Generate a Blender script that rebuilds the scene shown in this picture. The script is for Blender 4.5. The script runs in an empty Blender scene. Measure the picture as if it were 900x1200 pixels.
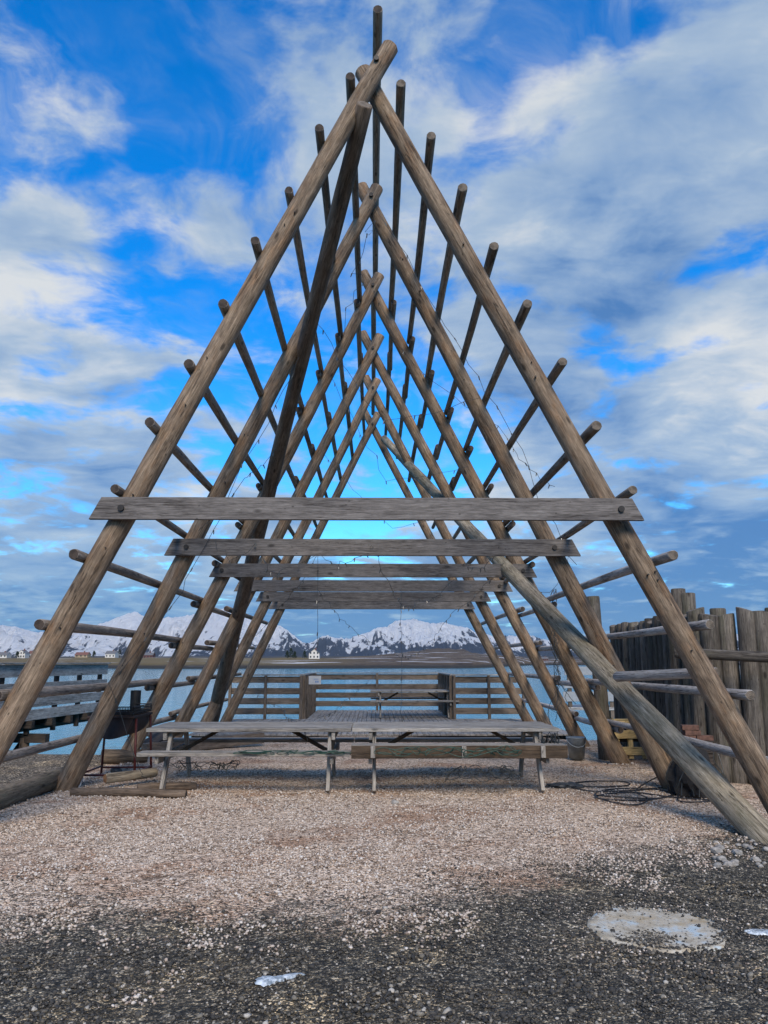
import bpy, bmesh, math, random
import numpy as np
from mathutils import Vector, Matrix, noise as mnoise

random.seed(7)
SC = bpy.context.scene
COL = SC.collection

# ------------------------------------------------------------------ camera
HC = 1.6
FPX = 900.0
PITCH = math.atan(176 / 900.0)
YAW = 0.0122
FW = Vector((math.sin(YAW) * math.cos(PITCH), math.cos(YAW) * math.cos(PITCH), math.sin(PITCH)))
RT = Vector((math.cos(YAW), -math.sin(YAW), 0))
UP = RT.cross(FW)
EYE = Vector((0, 0, HC))


def ray(px, py):
    return FW + RT * ((px - 450) / FPX) + UP * ((600 - py) / FPX)


def at(px, py, Y):
    """survey point: where the sight line of a photo pixel meets the plane y = Y"""
    d = ray(px, py)
    return EYE + d * (Y / d.y)


def gp(px, py, z=0.0):
    d = ray(px, py)
    return EYE + d * ((z - HC) / d.z)


cam = bpy.data.cameras.new('camera')
cam.sensor_fit = 'VERTICAL'
cam.sensor_height = 24
cam.lens = 24 * FPX / 1200.0
cam.clip_start = 0.05
cam.clip_end = 40000
camo = bpy.data.objects.new('camera', cam)
COL.objects.link(camo)
camo.location = EYE
camo.rotation_euler = (math.pi / 2 + PITCH, 0, -YAW)
SC.camera = camo


# ------------------------------------------------------------------ object helpers
def tag(o, label=None, cat=None, group=None, kind=None):
    if label:
        o['label'] = label
    if cat:
        o['category'] = cat
    if group:
        o['group'] = group
    if kind:
        o['kind'] = kind
    return o


def empty(name, loc, rz=0.0):
    o = bpy.data.objects.new(name, None)
    o.empty_display_size = 0.2
    COL.objects.link(o)
    o.location = loc
    o.rotation_euler = (0, 0, rz)
    return o


def world_loc(o):
    v = Vector(o.location)
    p = o.parent
    while p:
        v = Matrix.Rotation(p.rotation_euler.z, 3, 'Z') @ v + Vector(p.location)
        p = p.parent
    return v


def link(name, me, mat, parent=None, loc=None, quat=None):
    """link a mesh as one object; loc / quat are world values, parents are unrotated or None"""
    o = bpy.data.objects.new(name, me)
    if mat is not None:
        if isinstance(mat, (list, tuple)):
            for m in mat:
                me.materials.append(m)
        elif not me.materials:
            me.materials.append(mat)
    COL.objects.link(o)
    if loc is not None:
        o.location = loc
    if quat is not None:
        o.rotation_mode = 'QUATERNION'
        o.rotation_quaternion = quat
    if parent is not None:
        if loc is not None:
            o.location = Vector(loc) - plain_origin(parent)
        else:
            o.location = -plain_origin(parent)
        if parent.rotation_mode == 'QUATERNION' and parent.type == 'MESH':
            o.parent = parent
            o.matrix_parent_inverse = parent.rotation_quaternion.to_matrix().to_4x4().inverted()
        else:
            o.parent = parent
    return o


def plain_origin(o):
    v = Vector((0, 0, 0))
    while o is not None:
        v += Vector(o.location)
        o = o.parent
    return v


def mesh(name, verts, faces, smooth=False, mats=None):
    me = bpy.data.meshes.new(name)
    me.from_pydata([tuple(v) for v in verts], [], [tuple(f) for f in faces])
    if smooth:
        me.polygons.foreach_set('use_smooth', [True] * len(me.polygons))
    if mats:
        me.polygons.foreach_set('material_index', mats)
    me.update()
    return me


def log_mesh(L, r0, r1, seed=0, bend=0.0, segs=16, flare=0.0, tilt=0.0):
    """a peeled log along +Z: tapering, slightly bent and lumpy, with chamfered sawn ends (material 1)"""
    rnd = random.Random(seed)
    n = max(5, int(L / 0.35))
    ph = rnd.uniform(0, 6.28)
    bx, by = math.cos(ph) * bend, math.sin(ph) * bend
    verts, faces, mi = [], [], []
    zs = [0.0, 0.012] + [L * i / n for i in range(1, n)] + [L - 0.012, L]
    off = Vector((rnd.uniform(0, 90), rnd.uniform(0, 90), rnd.uniform(0, 90)))
    for k, z in enumerate(zs):
        t = z / L
        r = r0 + (r1 - r0) * t + flare * math.exp(-z / 0.5)
        if k == 0 or k == len(zs) - 1:
            r -= min(0.012, r * 0.12)
        s = math.sin(math.pi * t)
        for j in range(segs):
            a = 2 * math.pi * j / segs
            q = 1 + 0.11 * mnoise.noise(Vector((math.cos(a) * 1.1, math.sin(a) * 1.1, z * 0.7)) + off)
            q += 0.045 * mnoise.noise(Vector((math.cos(a) * 2.6, math.sin(a) * 2.6, z * 2.6)) + off)
            x, y = math.cos(a) * r * q + bx * s, math.sin(a) * r * q + by * s
            zz = z
            if tilt and k >= len(zs) - 2:
                zz = z + x * tilt
            verts.append((x, y, zz))
    for k in range(len(zs) - 1):
        for j in range(segs):
            a, b = k * segs + j, k * segs + (j + 1) % segs
            faces.append((a, b, b + segs, a + segs))
            mi.append(0)
    faces.append(tuple(range(segs - 1, -1, -1)))
    faces.append(tuple((len(zs) - 1) * segs + j for j in range(segs)))
    mi += [1, 1]
    me = mesh('log', verts, faces, True, mi)
    for p in list(me.polygons)[-2:]:
        p.use_smooth = False
    return me


def log(name, p0, p1, r0, r1, mat, parent=None, seed=0, bend=0.0, segs=16, flare=0.0, endmat=None, tilt=0.0):
    p0, p1 = Vector(p0), Vector(p1)
    d = p1 - p0
    me = log_mesh(d.length, r0, r1, seed, bend, segs, flare, tilt)
    q = Vector((0, 0, 1)).rotation_difference(d.normalized())
    q = q @ Matrix.Rotation(random.Random(seed + 5).uniform(0, 6.28), 3, 'Z').to_quaternion()
    return link(name, me, [mat, endmat or M['end_grain']], parent, p0, q)


class MB:
    """collects boxes, bars and tubes into one mesh (world coordinates)"""

    def __init__(self):
        self.v, self.f = [], []

    def add(self, verts, faces):
        b = len(self.v)
        self.v += [Vector(v) for v in verts]
        self.f += [tuple(b + i for i in f) for f in faces]
        return self

    def box(self, c, s, rot=None, ch=0.004):
        """chamfered box, centre c, full size s"""
        hx, hy, hz = s[0] / 2, s[1] / 2, s[2] / 2
        ch = min(ch, hx * .45, hy * .45, hz * .45)
        pts = []
        for sx in (-1, 1):
            for sy in (-1, 1):
                for sz in (-1, 1):
                    pts.append(Vector((sx * (hx - ch), sy * (hy - ch), sz * hz)))
                    pts.append(Vector((sx * (hx - ch), sy * hy, sz * (hz - ch))))
                    pts.append(Vector((sx * hx, sy * (hy - ch), sz * (hz - ch))))
        bm = bmesh.new()
        vs = [bm.verts.new(p) for p in pts]
        bmesh.ops.convex_hull(bm, input=vs)
        bmesh.ops.dissolve_limit(bm, angle_limit=0.01, verts=bm.verts, edges=bm.edges)
        bm.verts.index_update()
        c = Vector(c)
        R = rot if rot is not None else Matrix.Identity(3)
        self.add([R @ v.co + c for v in bm.verts], [[v.index for v in f.verts] for f in bm.faces])
        bm.free()
        return self

    def bar(self, p0, p1, w, h, ref=(0, 0, 1), ch=0.004):
        """rectangular bar from p0 to p1; h is measured along ref, w across it"""
        p0, p1 = Vector(p0), Vector(p1)
        z = (p1 - p0)
        L = z.length
        z.normalize()
        x = Vector(ref) - z * Vector(ref).dot(z)
        x.normalize()
        y = z.cross(x)
        R = Matrix((z, y, x)).transposed()
        return self.box((p0 + p1) / 2, (L, w, h), R, ch)

    def tube(self, pts, r, segs=6, r1=None, caps=True):
        pts = [Vector(p) for p in pts]
        n = len(pts)
        verts, faces = [], []
        prev = None
        for i, p in enumerate(pts):
            t = (pts[min(i + 1, n - 1)] - pts[max(i - 1, 0)]).normalized()
            ref = prev if prev is not None else (Vector((0, 0, 1)) if abs(t.z) < .9 else Vector((1, 0, 0)))
            x = (ref - t * ref.dot(t)).normalized()
            y = t.cross(x)
            prev = x
            rr = r if r1 is None else r + (r1 - r) * i / (n - 1)
            for j in range(segs):
                a = 2 * math.pi * j / segs
                verts.append(p + x * math.cos(a) * rr + y * math.sin(a) * rr)
        for i in range(n - 1):
            for j in range(segs):
                a, b = i * segs + j, i * segs + (j + 1) % segs
                faces.append((a, b, b + segs, a + segs))
        if caps:
            faces.append(tuple(range(segs - 1, -1, -1)))
            faces.append(tuple((n - 1) * segs + j for j in range(segs)))
        return self.add(verts, faces)

    def build(self, name, mat, parent=None, origin=None, smooth=False):
        if origin is None:
            origin = sum(self.v, Vector()) / max(1, len(self.v))
        me = mesh(name, [v - origin for v in self.v], self.f, smooth)
        return link(name, me, mat, parent, origin)


def plank(name, p0, p1, w, h, mat, parent=None, ref=(0, 0, 1), ch=0.004):
    """one plank with its own axes (local X runs along it) so the grain follows it"""
    p0, p1 = Vector(p0), Vector(p1)
    z = p1 - p0
    L = z.length
    z.normalize()
    x = (Vector(ref) - z * Vector(ref).dot(z)).normalized()
    y = x.cross(z)
    R = Matrix((z, y, x)).transposed()
    m = MB().box((0, 0, 0), (L, w, h), None, ch)
    me = mesh(name, m.v, m.f)
    return link(name, me, mat, parent, (p0 + p1) / 2, R.to_quaternion())


# ------------------------------------------------------------------ materials
M = {}


class NT:
    def __init__(self, tree):
        self.t = tree
        self.n = tree.nodes
        self.l = tree.links

    def node(self, typ, **kw):
        n = self.n.new(typ)
        for k, v in kw.items():
            setattr(n, k, v)
        return n

    def put(self, sock, v):
        if v is None:
            return
        if isinstance(v, bpy.types.NodeSocket):
            self.l.new(v, sock)
        else:
            sock.default_value = v

    def math(self, op, a, b=None, c=None, clamp=False):
        n = self.node('ShaderNodeMath', operation=op, use_clamp=clamp)
        self.put(n.inputs[0], a)
        self.put(n.inputs[1], b)
        self.put(n.inputs[2], c)
        return n.outputs[0]

    def vmath(self, op, a, b=None, scale=None):
        n = self.node('ShaderNodeVectorMath', operation=op)
        self.put(n.inputs[0], a)
        if b is not None:
            self.put(n.inputs[1], b)
        if scale is not None:
            self.put(n.inputs['Scale'], scale)
        return n.outputs['Value'] if op in ('DOT_PRODUCT', 'LENGTH', 'DISTANCE') else n.outputs[0]

    def noise(self, vec, scale, detail=4.0, rough=0.55, dist=0.0, col=False):
        n = self.node('ShaderNodeTexNoise')
        self.put(n.inputs['Vector'], vec)
        self.put(n.inputs['Scale'], scale)
        n.inputs['Detail'].default_value = detail
        n.inputs['Roughness'].default_value = rough
        n.inputs['Distortion'].default_value = dist
        return n.outputs['Color'] if col else n.outputs['Fac']

    def voronoi(self, vec, scale, feature='F1', out='Distance', rnd=1.0):
        n = self.node('ShaderNodeTexVoronoi', feature=feature)
        self.put(n.inputs['Vector'], vec)
        n.inputs['Scale'].default_value = scale
        n.inputs['Randomness'].default_value = rnd
        return n.outputs[out]

    def mapping(self, vec, scale, loc=(0, 0, 0), rot=(0, 0, 0)):
        n = self.node('ShaderNodeMapping')
        self.put(n.inputs['Vector'], vec)
        n.inputs['Scale'].default_value = scale
        n.inputs['Location'].default_value = loc
        n.inputs['Rotation'].default_value = rot
        return n.outputs[0]

    def ramp(self, fac, stops, interp='LINEAR'):
        n = self.node('ShaderNodeValToRGB')
        n.color_ramp.interpolation = interp
        cr = n.color_ramp
        while len(cr.elements) < len(stops):
            cr.elements.new(0.5)
        for e, (p, c) in zip(cr.elements, stops):
            e.position = p
            e.color = (*c, 1) if not isinstance(c, (int, float)) else (c, c, c, 1)
        self.put(n.inputs[0], fac)
        return n.outputs[0]

    def mr(self, v, a, b, c=0.0, d=1.0, smooth=True):
        n = self.node('ShaderNodeMapRange', interpolation_type='SMOOTHSTEP' if smooth else 'LINEAR')
        self.put(n.inputs['Value'], v)
        n.inputs['From Min'].default_value = a
        n.inputs['From Max'].default_value = b
        n.inputs['To Min'].default_value = c
        n.inputs['To Max'].default_value = d
        return n.outputs[0]

    def mix(self, fac, a, b, blend='MIX'):
        n = self.node('ShaderNodeMix', data_type='RGBA', blend_type=blend)
        self.put(n.inputs[0], fac)
        self.put(n.inputs[6], (*a, 1) if isinstance(a, tuple) and len(a) == 3 else a)
        self.put(n.inputs[7], (*b, 1) if isinstance(b, tuple) and len(b) == 3 else b)
        return n.outputs[2]

    def bump(self, h, strength, dist=0.01, normal=None):
        n = self.node('ShaderNodeBump')
        self.put(n.inputs['Height'], h)
        n.inputs['Strength'].default_value = strength
        n.inputs['Distance'].default_value = dist
        if normal is not None:
            self.put(n.inputs['Normal'], normal)
        return n.outputs[0]


def material(name):
    m = bpy.data.materials.new(name)
    m.use_nodes = True
    m.node_tree.nodes.clear()
    t = NT(m.node_tree)
    out = t.node('ShaderNodeOutputMaterial')
    b = t.node('ShaderNodeBsdfPrincipled')
    t.l.new(b.outputs[0], out.inputs[0])
    M[name] = m
    return m, t, b, out


def object_vec(t, rnd=True):
    tc = t.node('ShaderNodeTexCoord')
    v = tc.outputs['Object']
    oi = t.node('ShaderNodeObjectInfo')
    if rnd:
        s = t.math('MULTIPLY', oi.outputs['Random'], 37.0)
        v = t.vmath('ADD', v, s)
    return v, oi.outputs['Random']


def wood(name, light, mid, dark, axis='Z', rough=0.82, green=0.0, knots=True, vary=0.3, bumps=0.6, warm=None):
    m, t, b, out = material(name)
    v, rnd = object_vec(t)
    A = (1.0, 1.0, 1.0)

    def sc(across, along):
        return {'Z': (across, across, along), 'X': (along, across, across), 'Y': (across, along, across)}[axis]

    grain = t.noise(t.mapping(v, sc(26, 1.6)), 1.0, 9, 0.68, 0.6)
    fine = t.noise(t.mapping(v, sc(120, 7.0)), 1.0, 6, 0.7)
    mott = t.noise(t.mapping(v, sc(13, 5.5), (1, 4, 2)), 1.0, 8, 0.7, 0.5)
    blotch = t.noise(t.mapping(v, sc(3.5, 0.9)), 1.0, 6, 0.65, 0.6)
    c = t.ramp(t.math('ADD', t.math('MULTIPLY', grain, 0.62), t.math('MULTIPLY', mott, 0.38)), [(0.33, dark), (0.47, mid), (0.64, light)])
    f = t.mr(fine, 0.25, 0.75, 0.5, 1.4)
    c = t.mix(1.0, c, f, 'MULTIPLY')
    # weather blotches
    c = t.mix(t.mr(blotch, 0.42, 0.68, 0.0, 0.6), c, t.mix(1.0, c, (0.58, 0.58, 0.6), 'MULTIPLY'))
    if warm:
        c = t.mix(t.mr(t.noise(t.mapping(v, sc(7, 2.2), (3, 5, 7)), 1.0, 8, 0.7), 0.46, 0.66, 0.0, 0.6), c, t.mix(1.0, c, warm, 'MULTIPLY'))
    # small pits and nail stains
    pit = t.math('SUBTRACT', 1.0, t.mr(t.voronoi(t.mapping(v, sc(15, 9)), 1.0), 0.06, 0.17))
    pit = t.math('MULTIPLY', pit, t.mr(mott, 0.46, 0.56))
    c = t.mix(t.math('MULTIPLY', pit, 0.7), c, tuple(x * 0.35 for x in dark))
    if green:
        g = t.noise(t.mapping(v, sc(5, 1.1), (9, 2, 4)), 1.0, 6, 0.65)
        c = t.mix(t.mr(g, 0.46, 0.66, 0.0, green), c, (0.085, 0.085, 0.045))
    # drying cracks along the grain
    crack = t.noise(t.mapping(v, sc(18, 0.5), (5, 1, 8)), 1.0, 4, 0.6, 0.3)
    cr = t.math('SUBTRACT', 1.0, t.mr(t.math('ABSOLUTE', t.math('SUBTRACT', crack, 0.5)), 0.0, 0.018))
    gate = t.mr(blotch, 0.42, 0.53)
    cr = t.math('MULTIPLY', cr, gate)
    c = t.mix(t.math('MULTIPLY', cr, 0.75), c, (0.018, 0.014, 0.011))
    hgt = t.math('ADD', t.math('MULTIPLY', grain, 0.7), t.math('MULTIPLY', fine, 0.5))
    hgt = t.math('SUBTRACT', hgt, t.math('MULTIPLY', cr, 1.2))
    if knots:
        kv = t.mapping(v, sc(5.5, 2.3))
        kd = t.voronoi(kv, 1.0)
        kn = t.math('SUBTRACT', 1.0, t.mr(kd, 0.05, 0.16))
        c = t.mix(t.math('MULTIPLY', kn, 0.8), c, tuple(x * 0.4 for x in dark))
        hgt = t.math('ADD', hgt, t.math('MULTIPLY', kn, 0.4))
    val = t.mr(rnd, 0, 1, 1 - vary, 1 + vary, False)
    hs = t.node('ShaderNodeHueSaturation')
    t.put(hs.inputs['Color'], c)
    t.put(hs.inputs['Value'], val)
    t.l.new(hs.outputs[0], b.inputs['Base Color'])
    b.inputs['Roughness'].default_value = rough
    b.inputs['Specular IOR Level'].default_value = 0.25
    t.l.new(t.bump(hgt, bumps, 0.012), b.inputs['Normal'])
    return m


wood('rack_log', (0.34, 0.26, 0.182), (0.188, 0.138, 0.095), (0.062, 0.046, 0.033), vary=0.14, warm=(1.05, 0.78, 0.56))
wood('rack_rail', (0.33, 0.28, 0.235), (0.22, 0.185, 0.15), (0.10, 0.08, 0.065), vary=0.22)
wood('rail_pale', (0.50, 0.47, 0.44), (0.36, 0.335, 0.31), (0.16, 0.145, 0.13), vary=0.12)  # whiter wood; on the lower right rails it paints in skylight on their tops
wood('dark_log', (0.22, 0.165, 0.12), (0.13, 0.096, 0.07), (0.05, 0.038, 0.028), vary=0.1)
wood('pale_log', (0.44, 0.38, 0.29), (0.26, 0.22, 0.155), (0.10, 0.08, 0.052), vary=0.05, green=0.4)
wood('beam_plank', (0.195, 0.18, 0.168), (0.135, 0.123, 0.115), (0.075, 0.068, 0.063), axis='X', vary=0.12, bumps=0.35)
wood('table_plank', (0.42, 0.39, 0.345), (0.29, 0.265, 0.23), (0.13, 0.118, 0.104), axis='X', vary=0.15, bumps=0.4)
wood('table_brown', (0.13, 0.092, 0.058), (0.085, 0.06, 0.04), (0.05, 0.038, 0.026), axis='X', vary=0.12, bumps=0.5)
wood('deck_plank', (0.44, 0.40, 0.355), (0.31, 0.28, 0.245), (0.14, 0.125, 0.11), axis='Y', vary=0.0, bumps=0.4)
wood('railing_wood', (0.23, 0.185, 0.145), (0.145, 0.115, 0.09), (0.065, 0.052, 0.042), axis='X', vary=0.2, bumps=0.4)
wood('grey_board', (0.46, 0.45, 0.43), (0.33, 0.32, 0.31), (0.16, 0.155, 0.15), axis='X', vary=0.15, bumps=0.4)
wood('dark_beam', (0.075, 0.062, 0.052), (0.045, 0.036, 0.03), (0.02, 0.016, 0.014), axis='X', vary=0.2)
wood('fence_log', (0.185, 0.165, 0.14), (0.105, 0.092, 0.078), (0.038, 0.033, 0.028), vary=0.38, green=0.4)
wood('pallet_wood', (0.72, 0.55, 0.27), (0.56, 0.41, 0.19), (0.28, 0.20, 0.09), axis='X', vary=0.1, bumps=0.3)
wood('ground_log', (0.27, 0.21, 0.145), (0.165, 0.125, 0.083), (0.07, 0.052, 0.034), vary=0.12, green=0.45)
wood('railing_log', (0.22, 0.165, 0.115), (0.13, 0.098, 0.068), (0.055, 0.04, 0.03), vary=0.1)
wood('cut_log', (0.36, 0.31, 0.22), (0.26, 0.21, 0.15), (0.11, 0.085, 0.06), vary=0.2)


def end_grain(name, a, b_):
    m, t, b, out = material(name)
    v, rnd = object_vec(t, False)
    flat = t.vmath('MULTIPLY', v, (1, 1, 0))
    d = t.vmath('LENGTH', flat)
    n = t.noise(v, 30, 4)
    rings = t.math('SINE', t.math('ADD', t.math('MULTIPLY', d, 420.0), t.math('MULTIPLY', n, 6.0)))
    c = t.mix(t.mr(rings, -1, 1), a, b_)
    c = t.mix(t.mr(t.noise(v, 14, 5), 0.4, 0.65, 0, 0.7), c, tuple(x * 0.4 for x in b_))
    t.l.new(c, b.inputs['Base Color'])
    b.inputs['Roughness'].default_value = 0.9
    t.l.new(t.bump(t.math('ADD', rings, t.math('MULTIPLY', n, 2)), 0.4, 0.004), b.inputs['Normal'])


end_grain('end_grain', (0.20, 0.165, 0.13), (0.13, 0.105, 0.08))
end_grain('end_dark', (0.075, 0.055, 0.042), (0.045, 0.034, 0.028))
end_grain('end_fresh', (0.34, 0.17, 0.07), (0.25, 0.115, 0.045))


def plain(name, col, rough=0.6, metal=0.0, noise_amt=0.3, nscale=14.0, col2=None, bump=0.15):
    m, t, b, out = material(name)
    v, rnd = object_vec(t)
    n = t.noise(v, nscale, 6, 0.62)
    c = t.mix(t.mr(n, 0.35, 0.68), tuple(x * (1 - noise_amt) for x in col), col2 or tuple(min(1, x * (1 + noise_amt * .6)) for x in col))
    t.l.new(c, b.inputs['Base Color'])
    b.inputs['Roughness'].default_value = rough
    b.inputs['Metallic'].default_value = metal
    if bump:
        t.l.new(t.bump(n, bump, 0.01), b.inputs['Normal'])
    return m


plain('black_iron', (0.02, 0.018, 0.017), 0.55, 0.4)
plain('rust', (0.055, 0.026, 0.017), 0.85, 0.1, 0.5, 22, (0.03, 0.019, 0.016), 0.3)
plain('red_steel', (0.085, 0.014, 0.012), 0.5, 0.2)
plain('galvanised', (0.27, 0.32, 0.36), 0.5, 0.25, 0.25, 9)
plain('black_rubber', (0.018, 0.018, 0.02), 0.45)
plain('black_net', (0.012, 0.012, 0.013), 0.85, 0, 0.4, 60, None, 0.9)
plain('wire', (0.025, 0.03, 0.03), 0.5)
plain('green_wire', (0.012, 0.05, 0.035), 0.45)
plain('bulb', (0.10, 0.10, 0.09), 0.15)
plain('white_plastic', (0.5, 0.5, 0.49), 0.4, 0, 0.06)
plain('grey_pipe', (0.55, 0.57, 0.58), 0.45, 0, 0.1)
plain('brick', (0.12, 0.062, 0.045), 0.9, 0, 0.4, 20)
plain('house_white', (0.58, 0.57, 0.53), 0.7, 0, 0.05)
plain('house_ochre', (0.30, 0.23, 0.14), 0.7, 0, 0.1)
plain('house_red', (0.12, 0.045, 0.035), 0.7, 0, 0.1)
plain('roof_slate', (0.13, 0.13, 0.135), 0.7, 0, 0.2)
plain('roof_red', (0.17, 0.075, 0.055), 0.7, 0, 0.2)
plain('glass_dark', (0.03, 0.04, 0.05), 0.1, 0, 0.05, bump=0)
plain('conifer', (0.018, 0.035, 0.02), 0.9, 0, 0.5, 1.5)
plain('bark', (0.06, 0.045, 0.035), 0.9)
plain('tarp', (0.035, 0.04, 0.045), 0.5, 0, 0.4)
plain('jetty_white', (0.27, 0.29, 0.31), 0.6, 0, 0.12)
plain('ink_blue', (0.10, 0.22, 0.45), 0.6, 0, 0.05)

# ---- ice
m, t, b, out = material('ice')
v, _ = object_vec(t)
t.l.new(t.mix(t.mr(t.noise(v, 26, 7, 0.75), 0.4, 0.6), (0.20, 0.24, 0.27), (0.60, 0.66, 0.70)), b.inputs['Base Color'])
b.inputs['Roughness'].default_value = 0.25
t.l.new(t.bump(t.noise(v, 40, 5), 0.5, 0.01), b.inputs['Normal'])

# ---- concrete lid
m, t, b, out = material('concrete_lid')
v, _ = object_vec(t, False)
n1 = t.noise(v, 7, 6, 0.6)
n2 = t.noise(v, 45, 5, 0.7)
c = t.ramp(n1, [(0.30, (0.22, 0.18, 0.13)), (0.42, (0.40, 0.35, 0.26)), (0.53, (0.47, 0.43, 0.35)), (0.64, (0.42, 0.50, 0.53))])
c = t.mix(t.mr(t.noise(t.mapping(v, (1, 1, 1), (4, 2, 0)), 3.5, 5), 0.52, 0.64, 0, 0.6), c, (0.36, 0.27, 0.15))
pts = t.math('SUBTRACT', 1.0, t.mr(t.voronoi(v, 24), 0.08, 0.2))
pts = t.math('MULTIPLY', pts, t.mr(t.noise(t.mapping(v, (1, 1, 1), (7, 1, 0)), 6, 3), 0.42, 0.52))
c = t.mix(t.math('MULTIPLY', pts, 0.85), c, (0.045, 0.04, 0.037))
c = t.mix(t.mr(n2, 0.52, 0.68, 0, 0.65), c, (0.10, 0.09, 0.08))
t.l.new(c, b.inputs['Base Color'])
b.inputs['Roughness'].default_value = 0.75
t.l.new(t.bump(t.math('ADD', n2, pts), 0.4, 0.01), b.inputs['Normal'])

# ---- gravel ground: pale crushed gravel at the back, dark asphalt gravel in front
m, t, b, out = material('gravel_ground')
tc = t.node('ShaderNodeTexCoord')
v = tc.outputs['Object']
sx = t.node('ShaderNodeSeparateXYZ')
t.l.new(v, sx.inputs[0])
X, Y = sx.outputs[0], sx.outputs[1]
bx = t.math('MULTIPLY', t.math('MAXIMUM', t.math('SUBTRACT', X, 0.0), 0.0), 0.72)
edge = t.math('SUBTRACT', t.math('SUBTRACT', Y, 5.42), bx)
wob = t.math('MULTIPLY', t.math('SUBTRACT', t.noise(v, 0.9, 5, 0.6), 0.5), 2.6)
wob2 = t.math('ADD', t.math('MULTIPLY', t.math('SUBTRACT', t.noise(v, 34, 3, 0.7), 0.5), 2.6), t.math('MULTIPLY', t.math('SUBTRACT', t.noise(v, 4.5, 5, 0.7), 0.5), 1.6))
edge = t.math('ADD', t.math('ADD', edge, wob), wob2)
light = t.mr(edge, -0.45, 0.4)
# dark earth left of the lying log
left = t.mr(t.math('ADD', X, t.math('MULTIPLY', t.math('SUBTRACT', t.noise(v, 1.5, 4), 0.5), 0.5)), -4.45, -4.15)
light = t.math('MULTIPLY', light, t.math('MAXIMUM', left, 0.12))
cellc = t.node('ShaderNodeTexVoronoi')
t.l.new(t.vmath('ADD', v, t.vmath('SCALE', t.noise(v, 25, 2, col=True), None, 0.03)), cellc.inputs['Vector'])
cellc.inputs['Scale'].default_value = 42
cellc2 = t.node('ShaderNodeTexVoronoi')
t.l.new(v, cellc2.inputs['Vector'])
cellc2.inputs['Scale'].default_value = 95
h1 = t.node('ShaderNodeSeparateColor')
t.l.new(cellc.outputs['Color'], h1.inputs[0])
h2 = t.node('ShaderNodeSeparateColor')
t.l.new(cellc2.outputs['Color'], h2.inputs[0])
rv = t.math('ADD', t.math('MULTIPLY', h1.outputs[0], 0.55), t.math('MULTIPLY', h2.outputs[1], 0.45))
pale = t.ramp(rv, [(0.22, (0.09, 0.065, 0.045)), (0.36, (0.31, 0.24, 0.18)), (0.55, (0.56, 0.45, 0.355)), (0.78, (0.82, 0.71, 0.595))])
darkg = t.ramp(rv, [(0.18, (0.012, 0.012, 0.012)), (0.42, (0.032, 0.031, 0.029)), (0.58, (0.062, 0.058, 0.05)), (0.73, (0.13, 0.118, 0.098)), (0.88, (0.36, 0.33, 0.285))])
# brown damp earth showing through the pale gravel
dirt = t.noise(t.mapping(v, (0.8, 1.1, 1)), 0.85, 6, 0.65, 0.5)
pale = t.mix(t.mr(dirt, 0.48, 0.64, 0.0, 0.7), pale, t.mix(1.0, pale, (0.62, 0.44, 0.33), 'MULTIPLY'))
dirt2 = t.noise(t.mapping(v, (1, 1, 1), (5, 9, 0)), 2.6, 6, 0.7, 0.4)
pale = t.mix(t.mr(dirt2, 0.56, 0.68, 0.0, 0.75), pale, (0.10, 0.07, 0.05))
moss = t.noise(t.mapping(v, (1, 1, 1), (2, 3, 0)), 1.9, 5, 0.6)
pale = t.mix(t.mr(moss, 0.70, 0.76, 0.0, 0.6), pale, (0.16, 0.12, 0.035))
darkg = t.mix(t.mr(dirt, 0.42, 0.6, 0.0, 0.6), darkg, t.mix(1.0, darkg, (1.5, 1.35, 1.1), 'MULTIPLY'))
patch = t.mr(t.noise(v, 1.7, 6, 0.7), 0.5, 0.68)
darkg = t.mix(t.math('MULTIPLY', patch, 0.8), darkg, t.mix(1.0, darkg, (2.6, 2.5, 2.3), 'MULTIPLY'))
darkg = t.mix(1.0, darkg, (1.2, 1.14, 1.0), 'MULTIPLY')
pale = t.mix(1.0, pale, (1.12, 1.05, 0.97), 'MULTIPLY')
c = t.mix(light, darkg, pale)
t.l.new(c, b.inputs['Base Color'])
b.inputs['Roughness'].default_value = 0.9
b.inputs['Specular IOR Level'].default_value = 0.3
hh = t.math('ADD', t.math('MULTIPLY', cellc.outputs['Distance'], -0.9), t.math('MULTIPLY', cellc2.outputs['Distance'], -0.45))
hh = t.math('ADD', hh, t.math('MULTIPLY', t.noise(v, 12, 4), 0.8))
t.l.new(t.bump(hh, 1.0, 0.022), b.inputs['Normal'])

# ---- loose stones
for nm, stops in (('stone_dark', [(0.0, (0.022, 0.021, 0.020)), (0.45, (0.05, 0.047, 0.042)), (0.74, (0.095, 0.083, 0.064)), (0.92, (0.20, 0.18, 0.145)), (1.0, (0.42, 0.39, 0.34))]),
                  ('stone_pale', [(0.0, (0.15, 0.112, 0.088)), (0.3, (0.37, 0.295, 0.235)), (0.75, (0.52, 0.45, 0.38)), (1.0, (0.60, 0.55, 0.49))])):
    m, t, b, out = material(nm)
    g = t.node('ShaderNodeNewGeometry')
    tc = t.node('ShaderNodeTexCoord')
    c = t.ramp(g.outputs['Random Per Island'], stops)
    n = t.noise(tc.outputs['Object'], 160, 3)
    c = t.mix(0.6, c, t.mr(n, 0.3, 0.7, 0.6, 1.3), 'MULTIPLY')
    t.l.new(c, b.inputs['Base Color'])
    b.inputs['Roughness'].default_value = 0.85

# ---- bank rock
m, t, b, out = material('bank_rock')
v, _ = object_vec(t, False)
n = t.noise(v, 2.2, 8, 0.65)
t.l.new(t.ramp(n, [(0.3, (0.02, 0.02, 0.02)), (0.55, (0.075, 0.068, 0.06)), (0.75, (0.16, 0.15, 0.13))]), b.inputs['Base Color'])
b.inputs['Roughness'].default_value = 0.9
t.l.new(t.bump(n, 1.0, 0.15), b.inputs['Normal'])

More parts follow.
